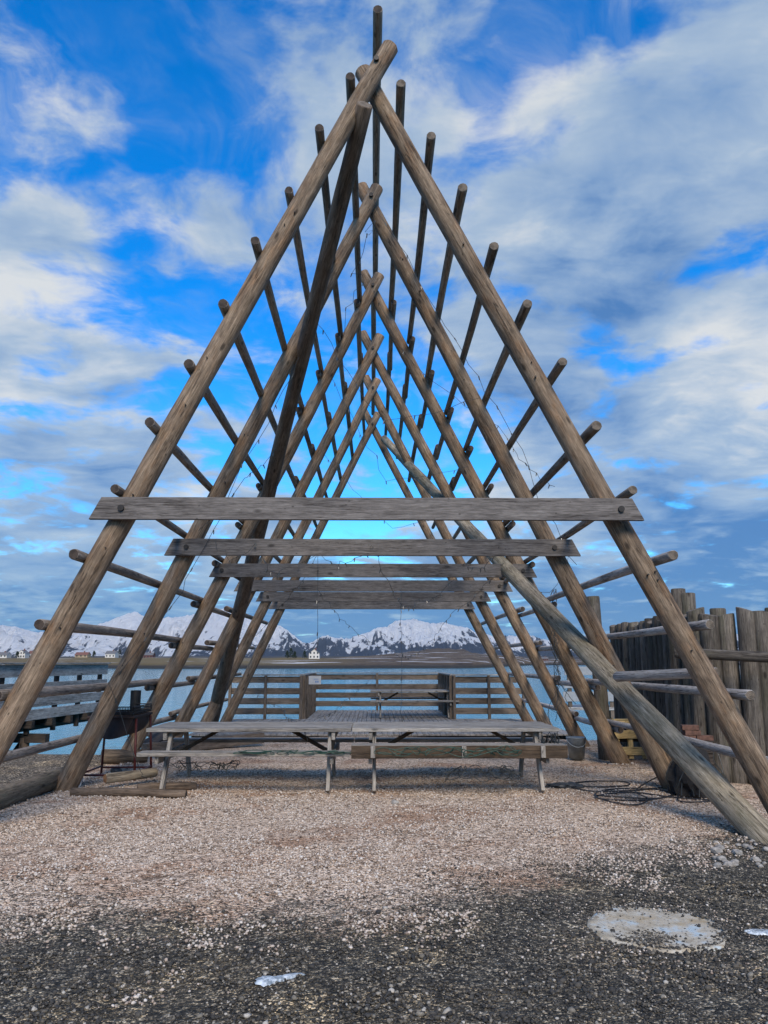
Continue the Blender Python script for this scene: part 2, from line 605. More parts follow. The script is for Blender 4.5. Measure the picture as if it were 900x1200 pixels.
# ---- sea
m, t, b, out = material('sea_water')
tc = t.node('ShaderNodeTexCoord')
v = tc.outputs['Object']
n1 = t.noise(t.mapping(v, (0.7, 1.6, 1)), 0.9, 4, 0.6, 0.3)
n2 = t.noise(t.mapping(v, (0.06, 0.22, 1)), 1.0, 4, 0.6)
n3 = t.noise(t.mapping(v, (2.2, 5.0, 1)), 1.0, 3, 0.6)
b.inputs['Base Color'].default_value = (0.02, 0.23, 0.31, 1)
b.inputs['Roughness'].default_value = 0.06
b.inputs['IOR'].default_value = 1.33
b.inputs['Specular IOR Level'].default_value = 0.5
h = t.math('ADD', t.math('MULTIPLY', n1, 0.55), t.math('ADD', t.math('MULTIPLY', n2, 1.2), t.math('MULTIPLY', n3, 0.18)))
t.l.new(t.bump(h, 0.22, 0.35), b.inputs['Normal'])

# ---- far shore
m, t, b, out = material('shore_grass')
tc = t.node('ShaderNodeTexCoord')
v = tc.outputs['Object']
g = t.node('ShaderNodeNewGeometry')
sp = t.node('ShaderNodeSeparateXYZ')
t.l.new(v, sp.inputs[0])
n = t.noise(t.mapping(v, (0.03, 0.03, 0.25)), 1.0, 8, 0.72, 0.6)
c = t.ramp(n, [(0.34, (0.022, 0.02, 0.018)), (0.44, (0.065, 0.046, 0.034)), (0.50, (0.13, 0.095, 0.062)), (0.55, (0.06, 0.042, 0.032)), (0.62, (0.16, 0.13, 0.095)), (0.70, (0.03, 0.026, 0.022))])
yel = t.mr(t.math('ADD', sp.outputs[0], t.math('MULTIPLY', n, 60.0)), -30.0, 40.0, 1.0, 0.0)
c = t.mix(t.math('MULTIPLY', yel, t.mr(n, 0.35, 0.6, 0.85, 0.45)), c, t.mix(t.noise(v, 0.12, 5), (0.11, 0.08, 0.035), (0.24, 0.185, 0.075)))
sn = t.noise(t.mapping(v, (0.014, 0.05, 0.1), (4, 4, 0)), 1.0, 5, 0.6)
c = t.mix(t.mr(sn, 0.60, 0.63), c, (0.75, 0.77, 0.80))
rock = t.mr(sp.outputs[2], -0.6, 1.2, 1.0, 0.0)
c = t.mix(rock, c, t.mix(t.noise(v, 0.5, 5), (0.012, 0.012, 0.012), (0.06, 0.056, 0.05)))
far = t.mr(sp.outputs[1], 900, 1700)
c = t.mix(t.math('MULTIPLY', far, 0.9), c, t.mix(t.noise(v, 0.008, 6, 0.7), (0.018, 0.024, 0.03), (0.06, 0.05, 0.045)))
t.l.new(c, b.inputs['Base Color'])
b.inputs['Roughness'].default_value = 0.95
b.inputs['Specular IOR Level'].default_value = 0.1

# ---- mountains
m, t, b, out = material('snow_rock')
tc = t.node('ShaderNodeTexCoord')
v = tc.outputs['Object']
g = t.node('ShaderNodeNewGeometry')
sn = t.node('ShaderNodeSeparateXYZ')
t.l.new(g.outputs['Normal'], sn.inputs[0])
sp = t.node('ShaderNodeSeparateXYZ')
t.l.new(v, sp.inputs[0])
n1 = t.noise(t.mapping(v, (0.020, 0.0022, 0.004), (0, 0, 0), (0, 0, 0.12)), 1.0, 8, 0.66, 0.5)
n2 = t.noise(t.mapping(v, (0.0035, 0.0016, 0.004)), 1.0, 7, 0.65, 0.5)
n3 = t.noise(t.mapping(v, (0.03, 0.01, 0.02)), 1.0, 6, 0.7)
alt = t.mr(sp.outputs[2], 30, 420, 0.0, 1.0, False)
right = t.mr(sp.outputs[0], -1300, -300)
s = t.math('MULTIPLY', t.math('SUBTRACT', alt, t.math('ADD', 0.20, t.math('MULTIPLY', right, 0.20))), t.math('ADD', 1.0, t.math('MULTIPLY', right, 0.35)))
s = t.math('ADD', s, t.math('MULTIPLY', t.math('SUBTRACT', n1, 0.5), 2.2))
s = t.math('ADD', s, t.math('MULTIPLY', t.math('SUBTRACT', n2, 0.5), 2.0))
s = t.math('ADD', s, t.math('MULTIPLY', t.math('SUBTRACT', n3, 0.5), 0.8))
s = t.math('ADD', s, t.math('MULTIPLY', t.math('SUBTRACT', sn.outputs[2], 0.80), 1.3))
snow = t.mr(s, -0.06, 0.10)
rockc = t.mix(n3, (0.03, 0.042, 0.065), (0.085, 0.105, 0.145))
c = t.mix(snow, rockc, (0.90, 0.92, 0.94))
t.l.new(c, b.inputs['Base Color'])
b.inputs['Roughness'].default_value = 0.85
b.inputs['Specular IOR Level'].default_value = 0.1
t.l.new(t.bump(t.math('ADD', n1, n3), 1.0, 90.0), b.inputs['Normal'])

# ------------------------------------------------------------------ world: Nishita sky with broken cloud
SUN_EL, SUN_AZ = math.radians(38), math.radians(172)   # azimuth clockwise from +Y
w = bpy.data.worlds.new('World')
SC.world = w
w.use_nodes = True
w.node_tree.nodes.clear()
t = NT(w.node_tree)
out = t.node('ShaderNodeOutputWorld')
bg = t.node('ShaderNodeBackground')
t.l.new(bg.outputs[0], out.inputs[0])
sky = t.node('ShaderNodeTexSky', sky_type='NISHITA')
sky.sun_disc = False
sky.sun_elevation = SUN_EL
sky.sun_rotation = SUN_AZ
sky.air_density = 1.0
sky.dust_density = 0.3
sky.ozone_density = 3.0
tc = t.node('ShaderNodeTexCoord')
D = t.vmath('NORMALIZE', tc.outputs['Generated'])
sp = t.node('ShaderNodeSeparateXYZ')
t.l.new(D, sp.inputs[0])
hs = t.node('ShaderNodeHueSaturation')
hs.inputs['Hue'].default_value = 0.5
hs.inputs['Saturation'].default_value = 1.45
hs.inputs['Value'].default_value = 1.0
t.l.new(sky.outputs[0], hs.inputs['Color'])
blue = t.mix(1.0, hs.outputs[0], (0.62, 1.05, 1.22), 'MULTIPLY')
den = t.math('ADD', t.math('MAXIMUM', sp.outputs[2], 0.0), 0.16)
cx = t.math('DIVIDE', sp.outputs[0], den)
cy = t.math('DIVIDE', sp.outputs[1], den)
cv = t.node('ShaderNodeCombineXYZ')
t.l.new(cx, cv.inputs[0])
t.l.new(cy, cv.inputs[1])
P = cv.outputs[0]
warp = t.vmath('SCALE', t.vmath('SUBTRACT', t.noise(P, 1.6, 3, 0.5, col=True), (0.5, 0.5, 0.5)), None, 0.35)
PW = t.vmath('ADD', P, warp)
big = t.noise(t.vmath('ADD', PW, (4.3, 2.2, 0)), 2.5, 8, 0.56)
med = t.noise(t.vmath('ADD', PW, (7.3, 2.1, 0)), 4.6, 8, 0.58)
streak = t.noise(t.mapping(PW, (1.0, 1.9, 1), (3.1, 0.4, 0)), 3.0, 8, 0.60)
wisp = t.noise(t.mapping(PW, (1.6, 1.0, 1), (0.3, 5.4, 0), (0, 0, 0.7)), 3.6, 9, 0.62, 0.6)


def blobs(lst):
    acc = None
    for px, py, rad, amp in lst:
        d = ray(px, py).normalized()
        dot = t.vmath('DOT_PRODUCT', D, tuple(d))
        inner = math.cos(math.radians(rad * 0.15))
        outer = math.cos(math.radians(rad))
        f = t.mr(dot, outer, inner, 0.0, amp)
        acc = f if acc is None else t.math('ADD', acc, f)
    return acc


cover = blobs([(780, 330, 20, 0.15), (830, 150, 14, 0.13), (640, 190, 10, 0.10), (60, 430, 11, 0.15), (20, 220, 8, 0.07), (420, 50, 11, 0.12), (620, 330, 8, 0.06),
               (80, 600, 12, 0.07), (850, 600, 14, 0.12), (640, 620, 10, 0.05), (265, 230, 6, 0.08), (240, 640, 9, 0.06),
               (110, 90, 10, -0.12), (250, 130, 7, -0.07), (610, 120, 5, -0.13), (700, 40, 5, -0.12), (540, 200, 4, -0.08), (150, 335, 6, -0.10), (300, 400, 6, -0.08),
               (470, 530, 8, -0.18), (560, 480, 6, -0.10), (220, 540, 6, -0.08), (60, 590, 4, -0.06)])
f = t.math('ADD', big, t.math('MULTIPLY', t.math('SUBTRACT', med, 0.5), 0.85))
f = t.math('ADD', f, cover)
low = t.mr(sp.outputs[2], 0.02, 0.30, 1.0, 0.0)
f = t.math('ADD', f, t.math('MULTIPLY', t.math('MULTIPLY', t.math('SUBTRACT', streak, 0.36), 0.8), low))
band_low = t.mr(sp.outputs[2], 0.0, 0.16, 1.0, 0.0)
f = t.math('ADD', f, t.math('MULTIPLY', band_low, 0.26))
cov = t.mr(f, 0.40, 0.66)
# thin high wisps over the clear parts
thin = t.math('MULTIPLY', t.mr(wisp, 0.46, 0.78), 0.55)
cov = t.math('MAXIMUM', cov, thin)
bright = blobs([(60, 420, 9, 0.20), (870, 460, 9, 0.30), (630, 180, 7, 0.18), (850, 190, 8, 0.14), (20, 240, 9, 0.12), (400, 60, 12, 0.08), (620, 340, 6, 0.12), (520, 560, 8, 0.16), (250, 640, 9, 0.12), (650, 600, 7, 0.10),
                (710, 330, 9, -0.13), (800, 590, 10, -0.10), (120, 520, 8, -0.08), (450, 760, 22, -0.12), (860, 720, 12, -0.06)])
sh = t.math('ADD', t.math('ADD', t.math('MULTIPLY', med, 1.15), t.math('MULTIPLY', streak, 0.75)), bright)
sh = t.math('SUBTRACT', t.math('SUBTRACT', sh, 0.33), t.math('MULTIPLY', band_low, 0.10))
# thick middles are the greyest
sh = t.math('SUBTRACT', sh, t.math('MULTIPLY', t.mr(f, 0.54, 0.85), 0.20))
ccol = t.ramp(sh, [(0.28, (0.42, 1.05, 2.35)), (0.46, (1.15, 1.8, 2.85)), (0.66, (1.95, 2.5, 3.2)), (0.90, (3.55, 3.65, 3.65))])
col = t.mix(t.math('MULTIPLY', cov, 0.95), blue, ccol)
t.l.new(col, bg.inputs['Color'])
bg.inputs['Strength'].default_value = 0.12

sd = bpy.data.lights.new('sun', 'SUN')
sd.energy = 2.2
sd.angle = math.radians(24)
sd.color = (1.0, 0.87, 0.72)
so = bpy.data.objects.new('sun', sd)
COL.objects.link(so)
so.rotation_euler = (math.pi / 2 - SUN_EL, 0, math.pi - SUN_AZ)
dirv = Vector((math.sin(SUN_AZ) * math.cos(SUN_EL), math.cos(SUN_AZ) * math.cos(SUN_EL), math.sin(SUN_EL)))
so.rotation_euler = dirv.to_track_quat('Z', 'Y').to_euler()

SC.view_settings.view_transform = 'Standard'
SC.view_settings.look = 'None'
SC.view_settings.exposure = 0.8
SC.view_settings.gamma = 1.0
SC.view_settings.use_curve_mapping = False
SC.cycles.use_denoising = True
SC.cycles.max_bounces = 6
SC.cycles.diffuse_bounces = 3
SC.cycles.glossy_bounces = 3
SC.cycles.caustics_reflective = False
SC.cycles.caustics_refractive = False
SC.cycles.sample_clamp_indirect = 4.0

# ------------------------------------------------------------------ ground, bank, water
WATER = -1.35


def fbm(x, y, s, o=4):
    return mnoise.fractal(Vector((x * s, y * s, 3.7)), 0.8, 2.0, o)


def shore_y(x):
    pts = [(-40, 20), (-12, 15.5), (-7.5, 14.3), (-6, 13.75), (-5.2, 13.2), (-4.6, 13.5), (-4.2, 14.6), (-3.6, 16.4), (-2.5, 18.2), (3.4, 18.0), (3.9, 16.9), (4.4, 16.4), (6, 17.2), (12, 18), (40, 24)]
    for (a, ya), (b, yb) in zip(pts, pts[1:]):
        if a <= x <= b:
            return ya + (yb - ya) * (x - a) / (b - a)
    return pts[0][1] if x < 0 else pts[-1][1]


xs = sorted(set([-40, -34, -28, -22, -18, -15, -13] + [round(-12 + 0.2 * i, 2) for i in range(121)] + [13, 15, 18, 22, 28, 34, 40]))
ts = [0, 0.04, 0.08, 0.12, 0.16] + [0.2 + 0.8 * i / 90 for i in range(91)]
gv, gf = [], []
y0 = -24.0


def ground_z(x, y):
    z = 0.05 * fbm(x, y, 0.35)
    z += 0.012 * fbm(x, y, 2.2, 3)
    e = shore_y(x) - y
    if x < -4.2:
        z += 0.10 * min(1, (-4.2 - x) / 0.8)
    return z * min(1.0, max(0.0, (y + 2) / 3))


for x in xs:
    sy = shore_y(x) + 0.12 * fbm(x, 1.0, 1.7)
    for u in ts:
        y = y0 + (sy - y0) * (u if u < .2 else 0.2 + (u - 0.2))
        gv.append((x, y, ground_z(x, y)))
n = len(ts)
for i in range(len(xs) - 1):
    for j in range(n - 1):
        a = i * n + j
        gf.append((a, a + n, a + n + 1, a + 1))
ground = link('ground', mesh('ground', gv, gf, True), M['gravel_ground'])
tag(ground, kind='structure')

bv, bf = [], []
prof = [(0.0, 0.0), (0.12, -0.12), (0.35, -0.42), (0.7, -0.8), (1.1, -1.2), (1.7, -1.7), (2.6, -2.4)]
for i, x in enumerate(xs):
    sy = shore_y(x) + 0.12 * fbm(x, 1.0, 1.7)
    for k, (dy, dz) in enumerate(prof):
        r = 0.0 if k == 0 else 0.16 * fbm(x + k, sy + dy * 2, 1.6)
        bv.append((x, sy + dy + r, ground_z(x, sy) + dz + r * 0.6))
n = len(prof)
for i in range(len(xs) - 1):
    for j in range(n - 1):
        a = i * n + j
        bf.append((a, a + n, a + n + 1, a + 1))
tag(link('bank', mesh('bank', bv, bf, True), M['bank_rock']), kind='structure')

W = 12000
wm = mesh('water', [(-W, -200, 0), (W, -200, 0), (W, W, 0), (-W, W, 0)], [(0, 1, 2, 3)])
tag(link('water', wm, M['sea_water'], None, (0, 0, WATER)), kind='structure')


# loose stones (nobody could count them)
def stones(name, mat, label, pts):
    base = np.array([(1, 0, 0), (-1, 0, 0), (0, 1, 0), (0, -1, 0), (0, 0, 1), (0, 0, -1), (.6, .6, .6), (-.6, .6, .6), (.6, -.6, .6), (-.6, -.6, .6)])
    tri = np.array([(4, 6, 7), (4, 7, 9), (4, 9, 8), (4, 8, 6), (0, 2, 6), (2, 1, 7), (1, 3, 9), (3, 0, 8), (2, 7, 6), (1, 9, 7), (3, 8, 9), (0, 6, 8), (0, 5, 2), (2, 5, 1), (1, 5, 3), (3, 5, 0)])
    g = np.random.default_rng(3)
    P_ = np.array(pts)
    n_ = len(P_)
    s_ = P_[:, 2]
    ax = np.stack([s_ * g.uniform(.7, 1.25, n_), s_ * g.uniform(.6, 1.0, n_), s_ * g.uniform(.55, .95, n_)], 1)
    v_ = base[None] * ax[:, None] * g.uniform(.72, 1.22, (n_, 10))[:, :, None]
    # tumble each stone
    ang = g.uniform(0, 6.283, n_)
    tl = g.uniform(-.7, .7, n_)
    y1_, z1_ = v_[..., 1] * np.cos(tl)[:, None] - v_[..., 2] * np.sin(tl)[:, None], v_[..., 1] * np.sin(tl)[:, None] + v_[..., 2] * np.cos(tl)[:, None]
    xx = v_[..., 0] * np.cos(ang)[:, None] - y1_ * np.sin(ang)[:, None]
    yy = v_[..., 0] * np.sin(ang)[:, None] + y1_ * np.cos(ang)[:, None]
    gz = np.array([ground_z(p[0], p[1]) + (.012 if math.hypot(p[0] - 1.75, p[1] - 5.13) < .40 else 0) for p in pts])
    co = np.stack([xx + P_[:, 0:1], yy + P_[:, 1:2], z1_ + (gz + s_ * .28)[:, None]], 2).reshape(-1, 3)
    fc = (tri[None] + (np.arange(n_) * 10)[:, None, None]).reshape(-1)
    me = bpy.data.meshes.new(name)
    me.vertices.add(len(co))
    me.vertices.foreach_set('co', co.reshape(-1).astype(np.float32))
    nf = n_ * 16
    me.loops.add(nf * 3)
    me.loops.foreach_set('vertex_index', fc.astype(np.int32))
    me.polygons.add(nf)
    me.polygons.foreach_set('loop_start', (np.arange(nf) * 3).astype(np.int32))
    me.update(calc_edges=True)
    o = link(name, me, M[mat])
    return tag(o, label, 'gravel', kind='stuff')


rnd = random.Random(11)
pd, pp = [], []


def zone(x, y):
    """positive on the pale gravel, negative on the dark"""
    return y - (5.42 + 0.72 * max(0, x)) + 1.1 * fbm(x, y, 0.9) + .55 * fbm(x, y, 4.0)


for _ in range(88000):
    y = 3.5 + 9.0 * rnd.random() ** 1.25
    x = rnd.uniform(-0.56, 0.56) * (y + 0.5) + 0.05
    if y > 9 and abs(x) > 4.1:
        continue
    e = zone(x, y) + rnd.gauss(0, 0.27)
    dl = math.hypot(x - 1.75, y - 5.13)
    if dl < 0.36 and not (math.hypot(x - 1.66, y - 4.93) < .14 or rnd.random() < .12):
        continue
    if e < 0:
        # patches of coarser and finer stones
        co_ = .5 + .5 * max(-1, min(1, 2.2 * fbm(x + 9, y, 1.4)))
        s = 0.004 + (0.004 + .007 * co_) * rnd.random() ** 2 + (0.012 * rnd.random() if rnd.random() < .02 + .04 * co_ else 0)
        pd.append((x, y, s))
    else:
        if fbm(x + 3, y + 7, 1.1) > .22 and rnd.random() < .75:
            continue
        pp.append((x, y, 0.006 + 0.010 * rnd.random() ** 1.5))
for _ in range(1101):      # grit pushed up over the rim of the concrete cover
    a_, r_ = rnd.uniform(0, 6.283), rnd.gauss(.405, .035)
    pd.append((1.75 + r_ * math.cos(a_), 5.13 + r_ * math.sin(a_), 0.005 + 0.008 * rnd.random() ** 2))
for _ in range(330):      # dirt lying on its near left part
    pd.append((1.66 + rnd.gauss(0, .08), 4.93 + rnd.gauss(0, .05), 0.004 + 0.006 * rnd.random()))
for _ in range(500):      # a paler scatter of pebbles round the cover and along the edge of the dark ground
    a_, r_ = rnd.uniform(0, 6.283), .45 + abs(rnd.gauss(0, .35))
    pp.append((1.75 + r_ * math.cos(a_), 5.05 + .8 * r_ * math.sin(a_), 0.004 + 0.008 * rnd.random() ** 2))
for _ in range(450):
    x = rnd.uniform(-2.6, 3.2)
    y = 5.42 + .72 * max(0, x) + rnd.gauss(-.15, .4)
    if math.hypot(x - 1.75, y - 5.13) > .42 and fbm(x, y, 1.6) > -.05:
        pp.append((x, y, 0.004 + 0.009 * rnd.random() ** 2))
for i_ in range(4):       # stones pushed up round the feet of the logs
    for fx_ in (-3.99, 4.0):
        for _ in range(170):
            a_, r_ = rnd.uniform(0, 6.283), .13 + abs(rnd.gauss(0, .09))
            pp.append((fx_ + r_ * math.cos(a_), 7.73 + 2.63 * i_ + r_ * math.sin(a_), 0.008 + 0.014 * rnd.random()))
for _ in range(260):
    a_, r_ = rnd.uniform(0, 6.283), .14 + abs(rnd.gauss(0, .10))
    (pd if rnd.random() < .6 else pp).append((3.56 + r_ * math.cos(a_), 7.42 + r_ * math.sin(a_), 0.007 + 0.012 * rnd.random()))
stones('dark_gravel', 'stone_dark', 'dark grey loose gravel over the asphalt in front', pd)
stones('pale_gravel', 'stone_pale', 'pale loose gravel under the wooden rack', pp)

# a few countable bigger stones beside the foot of the slanting pole
def rock(name, x, y, s, mat, seed, label, group=None):
    bm = bmesh.new()
    bmesh.ops.create_icosphere(bm, subdivisions=2, radius=1)
    off = Vector((seed * 3.1, seed * 1.7, 0))
    for v_ in bm.verts:
        k = 1 + 0.35 * mnoise.noise(v_.co * 1.2 + off)
        v_.co = Vector((v_.co.x * s * k, v_.co.y * s * .8 * k, v_.co.z * s * .6 * k))
    me = bpy.data.meshes.new(name)
    bm.to_mesh(me)
    bm.free()
    o = link(name, me, M[mat], None, (x, y, ground_z(x, y) + s * .3))
    o.rotation_euler = (0, 0, seed * 1.3)
    return tag(o, label, 'stone', group)


plain('stone_grey', (0.30, 0.28, 0.25), 0.85, 0, 0.4, 30)
rr = random.Random(5)
for k in range(34):
    px, py = rr.uniform(838, 915), rr.uniform(986, 1016)
    p = gp(px, py)
    rock('stone', p.x, p.y, rr.uniform(0.022, 0.05), 'stone_grey', k, 'grey stone in the small heap by the foot of the slanting pole', 'stones by the foot of the slanting pole')

# ------------------------------------------------------------------ the drying rack
FY = [7.73 + 2.63 * i for i in range(6)]
legL = [((441, 85), (-14, 890)), ((435, 238), (70, 935)), ((437, 340), (143, 897)), ((437, 412), (213, 847)), ((437, 457.5), (277.5, 775)), ((436.5, 499), (265, 845))]
legR = [((425, 78), (821, 780)), ((435, 238), (685, 720)), ((437, 340), (722, 884)), ((437, 412), (677, 865)), ((437, 457.5), (632, 835)), ((436.5, 499), (616, 840))]
rack = empty('drying_rack', (0, FY[0], 0))
tag(rack, 'tall A-frame fish drying rack of weathered logs over gravel', 'drying rack')
legs = {}
for i in range(6):
    for s, S in ((-1, legL), (1, legR)):
        a, b = at(*S[i][0], FY[i]), at(*S[i][1], FY[i])
        d = (a - b) / (a.z - b.z)
        foot = b + d * (-0.12 - b.z)
        top = a + d * (8.62 - a.z + (-0.1 if s < 0 else 0.05) + (0.1 if i == 0 else 0))
        if i == 0:
            top = at(457.5, 62, FY[0]) if s < 0 else at(424, 75, FY[0])
        legs[i, s] = (Vector(foot), Vector(d))
        lg = None
        foot.y, top.y = FY[i], FY[i] + 0.10 * s
        lg = log('leg', foot, top, 0.128, 0.098, M['rack_log'], rack, seed=100 + i * 2 + s, bend=0.03, flare=0.022)
        if s < 0:
            yb = FY[i] - .10 - .105
            bo = MB().tube([(a.x, yb - .022, a.z), (a.x, yb + .02, a.z)], 0.030, 10).build('bolt', M['black_iron'], rack)

for i in range(6):
    xl, xr = -2.80 + 0.02 * ((i * 7) % 5 - 2), 2.74 + 0.02 * ((i * 3) % 5 - 2)
    y = FY[i] - 0.185
    h, th = 0.226, 0.05
    z = 3.105
    sl = 0.5 * h / 2
    V = []
    for yy in (-th / 2, th / 2):
        V += [Vector((xl, yy, -h / 2)), Vector((xr, yy, -h / 2)), Vector((xr - 2 * sl, yy, h / 2)), Vector((xl + 2 * sl, yy, h / 2))]
    bm = bmesh.new()
    vs = [bm.verts.new(v_) for v_ in V]
    for f_ in [(0, 1, 2, 3), (7, 6, 5, 4), (0, 4, 5, 1), (1, 5, 6, 2), (2, 6, 7, 3), (3, 7, 4, 0)]:
        bm.faces.new([vs[k] for k in f_])
    bmesh.ops.recalc_face_normals(bm, faces=bm.faces)
    bmesh.ops.bevel(bm, geom=list(bm.edges), offset=0.004, segments=1, affect='EDGES')
    me = bpy.data.meshes.new('cross_beam')
    bm.to_mesh(me)
    bm.free()
    beam = link('cross_beam', me, M['beam_plank'], rack, (0, y, z))
    for s in (-1, 1):
        f_, d_ = legs[i, s]
        bxx = f_.x + d_.x * (z - f_.z)
        m = MB().tube([(bxx, y - 0.048, z), (bxx, y - 0.024, z)], 0.032, 10)
        m.build('bolt', M['black_iron'], beam)

# wire bands round the front left leg and the dark brace
def band(px, py, Y, axis, r, nm):
    c = at(px, py, Y)
    ax = Vector(axis).normalized()
    u_ = ax.cross(Vector((0, 1, 0))).normalized()
    w_ = ax.cross(u_)
    MB().tube([c + (u_ * math.cos(q) + w_ * math.sin(q)) * r for q in [2 * math.pi * k / 24 for k in range(25)]], .008, 5, caps=False).build(nm, M['black_iron'], rack)


rn_ = random.Random(77)
for i in range(6):
    for s in (-1, 1):
        f_, d_ = legs[i, s]
        for z in [rn_.uniform(1.2, 7.5) for _ in range(7 if i < 2 else 4)]:
            c = f_ + d_ * (z - f_.z)
            off = rn_.uniform(-.05, .05)
            yy = FY[i] + .10 * s * z / 8.5
            MB().tube([(c.x + off, yy - .116, z + .003), (c.x + off, yy - .08, z)], rn_.uniform(.006, .011), 6).build('nail', M['black_iron'], rack)

# long rails on the outer faces of the legs, each course in three lengths
rr = random.Random(21)
for s in (-1, 1):
    for k in range(12):
        X0 = s * (0.285 + 0.3305 * k)
        Z0 = 8.0 - 0.671 * k
        for q, (ya, yb) in enumerate(((7.52, 13.25), (12.72, 15.95), (15.35, 21.25))):
            dn = (0.0, 0.105, 0.20)[q] if q < 2 else 0.0
            xx, zz = X0 + s * dn * 0.44, Z0 - dn * 0.9
            if q == 2:
                xx, zz = X0 + s * 0.02, Z0 + rr.uniform(-.02, .02)
            ya2, yb2 = ya + rr.uniform(-.09, .06), yb + rr.uniform(-.1, .1)
            r = rr.uniform(0.047, 0.056)
            log('rail', (xx, ya2, zz), (xx, yb2, zz), r, r * .86, M['rail_pale'] if (s > 0 and k > 7) else M['rack_rail'], rack, seed=300 + k * 7 + q + (50 if s > 0 else 0), bend=0.015, segs=10, endmat=M['end_dark'] if (s < 0 or q) else M['end_grain'])  # lower right courses whitened in colour, as if lit by the sky
for q, (ya, yb) in enumerate(((7.38, 14.2), (13.8, 21.3))):
    log('ridge_pole', (0.02 - .06 * q, ya, 8.80 - .04 * q), (0.0 - .06 * q, yb, 8.70 - .04 * q), 0.056, 0.05, M['rack_rail'], rack, seed=71 + q, bend=0.02, segs=10, endmat=M['end_dark'])

bp = log('brace_pole', at(247, 852, 19.3), at(427.5, 122, 7.52), 0.15, 0.095, M['dark_log'], rack, seed=41, bend=0.03)
tag(bp, 'dark brown bracing pole on the left side')
pb = log('brace_pole', (3.66, 7.3, -0.12), at(450, 514, 20.6), 0.135, 0.10, M['pale_log'], rack, seed=43, bend=0.02)
tag(pb, 'pale grey bracing pole slanting down to the front right')
log('rail', at(722, 793, 9.35), (3.50, 7.98, 1.50), 0.058, 0.052, M['rail_pale'], rack, seed=47, segs=12)

# ------------------------------------------------------------------ picnic tables
def tube_bolt(mb, p, r=0.012):
    return mb


def picnic_table(cx, cy, z0, L, label, front_apron=False, n_top=5, depth=1.12, zb=.465):
    root = empty('picnic_table', (cx, cy, z0))
    tag(root, label, 'picnic table', 'weathered wooden picnic tables')
    w_ = depth / n_top
    zt = z0 + 0.745
    for k in range(n_top):
        y = cy - depth / 2 + w_ * (k + .5)
        jx = random.uniform(-.008, .008)
        plank('top_board', (cx - L / 2 + jx, y, zt - .0225), (cx + L / 2 + jx, y, zt - .0225), w_ - 0.008, 0.045, M['table_plank'], root)
    for s in (-1, 1):
        yb = cy + s * (depth / 2 + 0.22)
        for k in (-1, 1):
            plank('bench_board', (cx - L / 2, yb + k * .066, z0 + (zb if s < 0 else .477)), (cx + L / 2, yb + k * .066, z0 + (zb if s < 0 else .477)), 0.126, 0.046, M['table_plank'], root)
    if front_apron:
        ya = cy - depth / 2 - 0.22 - 0.15
        plank('bench_apron', (cx - L / 2, ya, z0 + zb - .055), (cx + L / 2, ya, z0 + zb - .055), 0.035, 0.15, M['table_brown'], root)
        for fx in (-.40, 0.02, .385):
            plank('bracket', (cx + L * fx, ya - .035, z0 + zb - .12), (cx + L * fx, ya - .035, z0 + zb + .018), 0.034, 0.055, M['table_plank'], root, ref=(1, 0, 0))
    ex = L / 2 - 0.28
    for sx in (-1, 1):
        x = cx + sx * ex
        for s in (-1, 1):
            plank('leg', (x, cy + s * (depth / 2 + .17), z0), (x, cy + s * (depth / 2 - .20), zt - .05), 0.045, 0.10, M['table_plank'], root, ref=(0, 1, 0))
        plank('bench_bearer', (x + sx * .048, cy - depth / 2 - .30, z0 + .40), (x + sx * .048, cy + depth / 2 + .30, z0 + .40), 0.045, 0.105, M['table_plank'], root)
        plank('top_bearer', (x + sx * .048, cy - depth / 2 + .03, zt - .097), (x + sx * .048, cy + depth / 2 - .03, zt - .097), 0.045, 0.095, M['table_plank'], root)
        plank('diagonal_brace', (x - sx * .03, cy, z0 + .40), (x - sx * .52, cy, zt - .075), 0.09, 0.045, M['table_brown'], root, ref=(0, 0, 1))
    return root


picnic_table(-1.59, 10.67, 0.03, 2.60, 'grey picnic table on the gravel beside the barrel grill')
picnic_table(1.04, 10.67, 0.03, 2.64, 'grey picnic table on the gravel with a brown board along its front bench', True, zb=.55)
picnic_table(1.12, 22.75, 0.07, 2.46, 'small looking picnic table out on the wooden deck by the railing')

# ------------------------------------------------------------------ deck and railing
DZ = 0.06
dk = MB()
x = -4.05
rr = random.Random(9)
while x < 4.35:
    if not (x < -2.0 or x > 2.2):
        yb = 26.0
    else:
        yb = 22.05
    ya = 17.35
    dk.box((x + .06, (ya + yb) / 2, DZ - .018 + rr.uniform(-.003, .003)), (0.118, yb - ya + rr.uniform(-.03, .03), 0.036), None, .004)
    x += 0.128
deck = dk.build('deck', M['deck_plank'], None, Vector((0, 17.35, 0)))
tag(deck, kind='structure')
du = MB()
for y in (17.5, 19.0, 20.5, 21.9):
    du.box((0.15, y, DZ - .135), (8.3, .07, .18))
for y in (23.4, 24.9, 25.8):
    du.box((0.1, y, DZ - .135), (4.2, .07, .18))
for px_ in (-3.9, -2, 0, 2, 4.2):
    for y in (18.7, 21.6, 25.5):
        if y > 22.1 and abs(px_) > 2.2:
            continue
        du.box((px_, y, -1.2), (.16, .16, 2.1))
o = du.build('deck_support', M['dark_beam'], deck)

rail = empty('deck_railing', (0, 21.9, DZ))
tag(rail, 'brown wooden railing of horizontal boards around the deck', 'railing')
HT = 1.19


